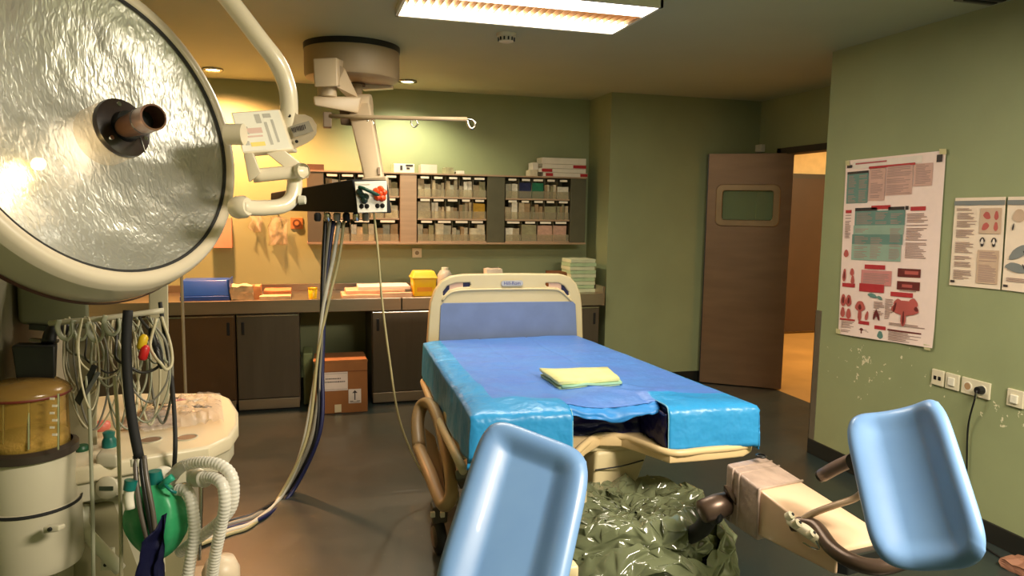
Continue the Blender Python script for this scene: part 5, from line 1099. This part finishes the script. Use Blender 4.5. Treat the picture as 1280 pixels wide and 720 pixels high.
gp = AZ(102, 563, WZ); link('green_cap', lathe([(.020, 0), (.022, .008), (.018, .016)], Vector((gp.x, gp.y, WZ)), seg=24), mat('dark_green_cap', (24, 84, 54), .4), am, 'auto')
gp = AZ(137, 558, WZ); link('teal_valve', lathe([(.022, 0), (.020, .02), (.015, .03), (.018, .045), (.010, .05)], Vector((gp.x, gp.y, WZ)), seg=24), TEAL, am, 'auto')
gp = AZ(127, 545, WZ); link('pink_float', lathe([(.024, .02), (.028, .03), (.026, .045), (.01, .05)], Vector((gp.x, gp.y, WZ)), seg=20), mat('salmon_plastic', (226, 120, 104), .4), am, True)
# hooks rail with rings above
link('hook_rail', tube([A(62, 404, 2.05), A(130, 398, 2.05), A(205, 388, 2.1)], .008, n=4), MACH, am, True)
for k, (px, py) in enumerate(((80, 412), (98, 412), (118, 414), (138, 406))):
    pts = [A(px+a_, py+b_, 2.03) for a_, b_ in ((-6, -12), (-8, -2), (-3, 9), (5, 12), (11, 4), (10, -8))]
    link('hanging_loop', tube(pts, .0075, n=6, seg=10, flat=.6), mat('loop_sage', (160, 162, 138), .5), am, True)
# wheels / foot of trolley
ft = A(276, 705, 2.5); link('trolley_foot', lathe([(.06, -.10), (.062, -.02), (.045, .02), (.0, .03)], ft, seg=36, cap=False), mat('foot_cream', (226, 206, 178), .4), am, True)
link('trolley_base', hexa([(-.98, 2.1, .14), (-.35, 2.3, .16), (-.35, 3.0, .16), (-.98, 3.0, .14), (-.98, 2.1, .07), (-.35, 2.3, .07), (-.35, 3.0, .07), (-.98, 3.0, .07)], .02), MACHD, am)
link('foot_post', cyl((ft.x, ft.y, .12), (ft.x, ft.y, ft.z-.05), .055), MACH, am, 'auto')
for x, y in ((-.92, 2.2), (-.42, 2.35), (-.92, 2.9), (-.42, 2.9)): link('wheel', cyl((x-.02, y, .05), (x+.02, y, .05), .05, 24), RUBBER, am, 'auto')

# black box hanging at the left
t = thing('black_monitor_box', 'black box mounted above the amber canister', 'monitor', A(43, 490, 2.05))
link('case', hexa([A(14, 432, 2.02), A(68, 433, 2.02), A(72, 428, 2.14), A(20, 428, 2.14), A(22, 486, 2.02), A(68, 484, 2.02), A(70, 480, 2.14), A(26, 482, 2.14)], .006), BLACK, t, 'auto')
link('mount_arm', tube([A(60, 430, 2.08), A(64, 415, 2.1), A(72, 408, 2.12), A(84, 412, 2.15)], .018, n=5), BLACK, t, True)
link('rear_tray', hexa([A(36, 424, 2.1), A(72, 426, 2.1), A(74, 424, 2.25), A(40, 422, 2.25), A(36, 427, 2.1), A(72, 429, 2.1), A(74, 427, 2.25), A(40, 425, 2.25)]), MACHD, t)
# black thick cable down the middle
t = thing('black_cable_sleeve', 'thick black cable sleeve hanging down in front of the machine', 'cable', A(185, 680, 1.9))
link('sleeve', tube([A(160, 388, 1.98), A(158, 430, 1.97), A(160, 480, 1.96), A(166, 530, 1.94), A(174, 572, 1.93)], .013, n=6, seg=14), BLACKM, t, True)
for k, (dx_, m_) in enumerate(((-3, 'grey'), (4, 'black'), (8, 'grey'))):
    link('branch_tube', tube([A(172+dx_, 570, 1.93), A(174+dx_*1.2, 600, 1.91), A(180+dx_*1.4, 640, 1.90), A(188+dx_, 680, 1.90), A(196+dx_, 730, 1.92)], .0065, n=6), mat('branch_%s' % m_, (92, 84, 76) if m_ == 'grey' else (26, 26, 28), .35), t, True)
for dx_ in (-3, 4): link('white_band', cyl(A(170+dx_, 574, 1.928), A(171+dx_, 583, 1.925), .0085), WHITE, t)
tag(link('black_cable', tube([A(200, 378, 2.3), A(206, 420, 2.28), A(214, 470, 2.25), A(218, 520, 2.2), A(219, 560, 2.15), A(217, 596, 2.2)], .0065, n=6), RUBBER, None, True), 'thin black cable hanging over the right side of the machine worktop', 'cable')
# tangle of monitoring cables
CB = [mat('cable_sage', (150, 150, 126), .45), mat('cable_cream', (196, 186, 154), .45), mat('cable_grey', (120, 116, 104), .45), mat('cable_dark', (52, 50, 46), .45)]
rnd = random.Random(11)
XS = sorted(rnd.uniform(80, 200) for _ in range(26))
NTH = 'first second third fourth fifth sixth seventh eighth ninth tenth eleventh twelfth thirteenth fourteenth fifteenth sixteenth seventeenth eighteenth nineteenth twentieth twenty-first twenty-second twenty-third twenty-fourth twenty-fifth twenty-sixth'.split()
for k, xa in enumerate(XS):
    wv = rnd.uniform(16, 60); yb = rnd.uniform(450, 536); x2 = min(216, xa+wv); wv = x2-xa; d0 = rnd.uniform(2.0, 2.25)
    pts = [A(xa, 398, d0), A(xa-4+rnd.uniform(-4, 3), 430, d0-.01), A(xa-2, (yb+430)/2, d0-.03), A(xa+wv*.25, yb-8, d0-.04), A(xa+wv*.6, yb, d0-.02), A(x2-1, (yb+425)/2+10, d0), A(x2-3, 430, d0+.02), A(x2-wv*.4-6, 396, d0+.03)]
    ci = rnd.choice([0, 0, 1, 1, 1, 2, 3]); o = link('monitor_cable', tube(pts, rnd.choice([.0028, .0035, .0042]), n=7, seg=7), CB[ci], None, True)
    tag(o, 'looped thin %s monitor cable, %s from left in the tangle below the lamp' % (['sage', 'cream', 'grey', 'dark'][ci], NTH[k]), 'cable', 'looped monitor cables below the lamp')
for k, (px, cn, lb_) in enumerate(((112, 0, 'long pale tube falling straight down in front of the canister side, left of two'), (147, 1, 'long pale tube falling straight down left of the black sleeve, right of two'))):
    pts = [A(px-4, 470, 1.98), A(px, 520, 1.97), A(px+2, 580, 1.96), A(px+4, 650, 1.95), A(px+5, 760, 1.95)]
    tag(link('drain_tube', tube(pts, .005, n=6), CB[cn], None, True), lb_, 'tube')
t = thing('black_cable_clip', 'black clip and connector dangling among the cables left of the sleeve', 'connector', A(100, 505, 1.98))
link('clip_body', hexa([A(115, 455, 1.98), A(122, 458, 1.98), A(122, 458, 2.0), A(115, 455, 2.0), A(93, 500, 1.97), A(100, 508, 1.97), A(100, 508, 1.99), A(93, 500, 1.99)], .003), BLACK, t, 'auto')
link('clip_jaw', hexa([A(121, 464, 1.97), A(126, 466, 1.97), A(126, 466, 1.99), A(121, 464, 1.99), A(104, 492, 1.97), A(108, 496, 1.97), A(108, 496, 1.99), A(104, 492, 1.99)], .002), mat('clip_grey', (90, 90, 88), .4), t)
for px, py, c_, lb_ in ((178, 428, (214, 178, 30), 'yellow'), (180, 441, (190, 30, 30), 'red')):
    p = A(px, py, 1.97); tag(link('cable_connector', lathe([(.008, -.02), (.012, -.014), (.012, .014), (.006, .022)], p, (.3, 0, 1), 14), mat('connector_'+lb_, c_, .4), None, True), '%s connector plug in the cable tangle right of the black sleeve' % lb_, 'connector')
for px, py, lb_ in ((208, 448, 'lower'), (201, 425, 'upper')):
    p = A(px-9, py, 2.02); tag(link('probe_plug', lathe([(.006, -.03), (.009, -.02), (.009, .02), (.004, .035)], p, (-.25, 0, 1), 12), BLACK, None, True), '%s black probe plug at the right of the cable tangle' % lb_, 'connector')
# plastic film package on the worktop
pf = [AZ(px, py, WZ+.01) for px, py in ((176, 508), (276, 494), (280, 528), (170, 542))]
t = thing('film_package', 'crinkled clear plastic package of papers lying on the machine worktop', 'package', sum(pf, Vector())/4-Vector((0, 0, .01)))
def film(u, v): 
    p = pf[0].lerp(pf[1], u).lerp(pf[3].lerp(pf[2], u), v); e_ = min(u, v, 1-u, 1-v)
    return p+Vector((0, 0, min(.024, e_*.2)+.022*abs(noise.noise(Vector((u*9, v*7, 3))))+.01*abs(noise.noise(Vector((u*25, v*20, 8))))))
link('film', grid(film, 40, 30), FILM, t, 'auto')
for k in range(16):
    u, v = rnd.uniform(.12, .85), rnd.uniform(.15, .8); c0_ = film(u, v)-Vector((0, 0, .006)); s_ = rnd.uniform(.012, .028); a_ = rnd.uniform(0, PI)
    bm = hexa([c0_+Vector((math.cos(a_+q)*s_, math.sin(a_+q)*s_*.7, z)) for z in (.002, 0) for q in (0, PI/2, PI, 3*PI/2)]); link('insert', bm, [PAPER, mat('insert_brown', (110, 84, 66), .7), mat('insert_dark', (70, 66, 60), .7), PINK][k % 4 if k % 8 != 7 else 2], t)
pf = [AZ(px, py, WZ+.004) for px, py in ((158, 520), (205, 512), (225, 530), (150, 540))]
bm = grid(lambda u, v: pf[0].lerp(pf[1], u).lerp(pf[3].lerp(pf[2], u), v)+Vector((0, 0, .006+.012*abs(noise.noise(Vector((u*6, v*6, 5)))))), 14, 12); bmesh.ops.solidify(bm, geom=list(bm.faces), thickness=.002)
tag(link('crumpled_paper', bm, mat('pale_peach_paper', (226, 200, 176), .7), None, 'auto'), 'crumpled peach paper wipe behind the two round gauges', 'paper')

# breathing circuit
HW = mat('corrugated_white', (216, 210, 194), .35)
t = thing('breathing_circuit', 'pair of white corrugated breathing hoses curling down from the machine front', 'hose', A(240, 700, 1.95))
link('corrugated_hose', corrugated([A(214, 598, 2.02), A(226, 584, 1.98), A(248, 578, 1.95), A(272, 580, 1.93), A(288, 592, 1.92), A(292, 612, 1.92), A(288, 636, 1.93), A(270, 656, 1.95), A(246, 674, 1.98), A(225, 690, 2.02)], .0155), TUBEC, t, True)
link('corrugated_hose', corrugated([A(250, 597, 1.94), A(266, 597, 1.92), A(278, 606, 1.90), A(281, 630, 1.90), A(276, 660, 1.92), A(268, 700, 1.95), A(262, 750, 2.0)], .0155), TUBEC, t, True)
link('corrugated_hose', corrugated([A(222, 612, 1.96), A(234, 614, 1.95), A(240, 632, 1.94), A(243, 665, 1.95), A(238, 700, 1.96), A(230, 750, 1.98)], .0155), TUBEC, t, True)
link('hose_elbow', tube([A(243, 592, 2.05), A(246, 597, 1.98), A(256, 599, 1.93)], .022, n=5, seg=18), HW, t, True)
link('elbow_collar', lathe([(.024, -.012), (.026, 0), (.024, .012)], A(246, 597, 1.98), (.6, -.8, .1), 28), WHITE, t, True)
link('port_dome', lathe([(.034, -.02), (.034, .01), (.026, .024), (0, .03)], A(201, 600, 2.0), -cf, 32, cap=False), WHITE, t, True)
link('teal_connector', tube([A(200, 610, 1.95), A(208, 602, 1.93), A(216, 596, 1.93)], .010, n=3), clear_mat('teal_clear', (60, 190, 160), .2, .7), t, True)
link('teal_strap', tube([A(203, 602, 1.93), A(212, 612, 1.92), A(220, 616, 1.93)], .004, n=3), TEAL, t, True)
link('clear_valve', hexa([A(206, 592, 1.95), A(228, 576, 1.93), A(230, 580, 1.95), A(208, 598, 1.97), A(206, 604, 1.95), A(232, 586, 1.93), A(232, 590, 1.95), A(210, 608, 1.97)], .004), CLEAR, t)
# green reservoir bag, built as a pleated balloon
gb = thing('reservoir_bag', 'green rubber breathing bag hanging at the front of the machine', 'reservoir bag', A(194, 700, 1.93))
def ball(s, q):
    a = 2*PI*s; h = q; r = .083*math.sin(PI*min(1, .06+.93*h))**.62
    d = cr*math.cos(a)+cf*math.sin(a)*.75
    p = A(194, 604, 1.96)+Vector((0, 0, -.215*h))
    return p+d*(r*(1+.05*math.sin(7*a+h*3)+.05*noise.noise(Vector((math.cos(a)*2, math.sin(a)*2, h*6)))))
bm = grid(ball, 72, 40); bmesh.ops.remove_doubles(bm, verts=bm.verts, dist=.0004); link('bladder', bm, GREENB, gb, True)
link('bag_neck', lathe([(.02, -.03), (.022, 0), (.017, .03)], A(194, 602, 1.96), (0, 0, 1), 24), TEAL, gb, 'auto')
link('side_fitting', tube([A(163, 608, 1.9), A(161, 620, 1.9), A(163, 636, 1.9)], .013, n=4, seg=14), WHITE, gb, True); link('fitting_collar', cyl(A(164, 600, 1.9), A(162, 612, 1.9), .016), TEAL, gb, 'auto')
# navy cloth
nc = [A(px, py, d_) for px, py, d_ in ((204, 643, 1.84), (196, 660, 1.82), (180, 676, 1.80), (176, 700, 1.80), (165, 730, 1.8))]
nd = [A(px, py, d_) for px, py, d_ in ((207, 643, 1.84), (208, 665, 1.84), (208, 690, 1.85), (206, 710, 1.86), (206, 740, 1.86))]
def nav(u, v):
    i = min(3, int(v*4)); f_ = v*4-i; a_ = nc[i].lerp(nc[i+1], f_); b_ = nd[i].lerp(nd[i+1], f_)
    return a_.lerp(b_, u)-cf*(.012*math.sin(u*7+v*3)+.01*noise.noise(Vector((u*5, v*6, 1))))
bm = grid(nav, 20, 24); bmesh.ops.solidify(bm, geom=list(bm.faces), thickness=.004)
tag(link('navy_cloth', bm, NAVY, None, True), 'dark navy cloth hanging at the bottom in front of the green breathing bag', 'cloth')

# left wall / background pieces seen past the machine
c = AX(4, 385, WL); t = thing('wall_outlet', 'round olive wall outlet at the left edge under the lamp', 'socket', (WL, c.y, c.z-.05))
link('plate', plate_box('', '', '', c, .16, .16, .01, WALL, 'left'), mat('outlet_olive', (120, 124, 86), .5), t); link('outlet_ring', cyl((WL+.01, c.y, c.z), (WL+.02, c.y, c.z), .06, 28), mat('outlet_olive_dark', (92, 94, 66), .5), t); link('outlet_slot', cyl((WL+.02, c.y, c.z), (WL+.022, c.y, c.z), .02, 16), BLACK, t)
t = thing('drip_stand', 'slim pale drip stand pole standing in front of the left cabinets', 'drip stand', AZ(232, 560, 0)*1.0)
b0_ = AZ(234, 545, 0); link('pole', cyl((b0_.x, b0_.y, .05), (b0_.x, b0_.y, 1.30), .010, 14), mat('pole_pale', (186, 172, 146), .35, .4), t, 'auto')
for k in range(5):
    a_ = 2*PI*k/5+.3; e_ = Vector((b0_.x+.22*math.cos(a_), b0_.y+.22*math.sin(a_), .055)); link('leg', tube([(b0_.x, b0_.y, .09), e_], .010, sm=False), CHROME, t); link('castor', cyl(e_+Vector((-.01, 0, -.03)), e_+Vector((.01, 0, -.03)), .025, 16), RUBBER, t)
link('top_hooks', tube([(b0_.x-.08, b0_.y, 1.33), (b0_.x-.04, b0_.y, 1.30), (b0_.x+.04, b0_.y, 1.30), (b0_.x+.08, b0_.y, 1.33)], .005, n=4), CHROME, t, True)
pb = Vector((b0_.x-.09, b0_.y+.0, 0)); q0 = A(216, 415, 4.4)
link('infusion_pump', hexa([(q0.x-.05, q0.y-.05, q0.z+.11), (b0_.x-.005, q0.y-.05, q0.z+.11), (b0_.x-.005, q0.y+.06, q0.z+.11), (q0.x-.05, q0.y+.06, q0.z+.11), (q0.x-.05, q0.y-.05, q0.z-.11), (b0_.x-.005, q0.y-.05, q0.z-.11), (b0_.x-.005, q0.y+.06, q0.z-.11), (q0.x-.05, q0.y+.06, q0.z-.11)], .01), mat('pump_navy', (34, 30, 44), .5), t, 'auto')
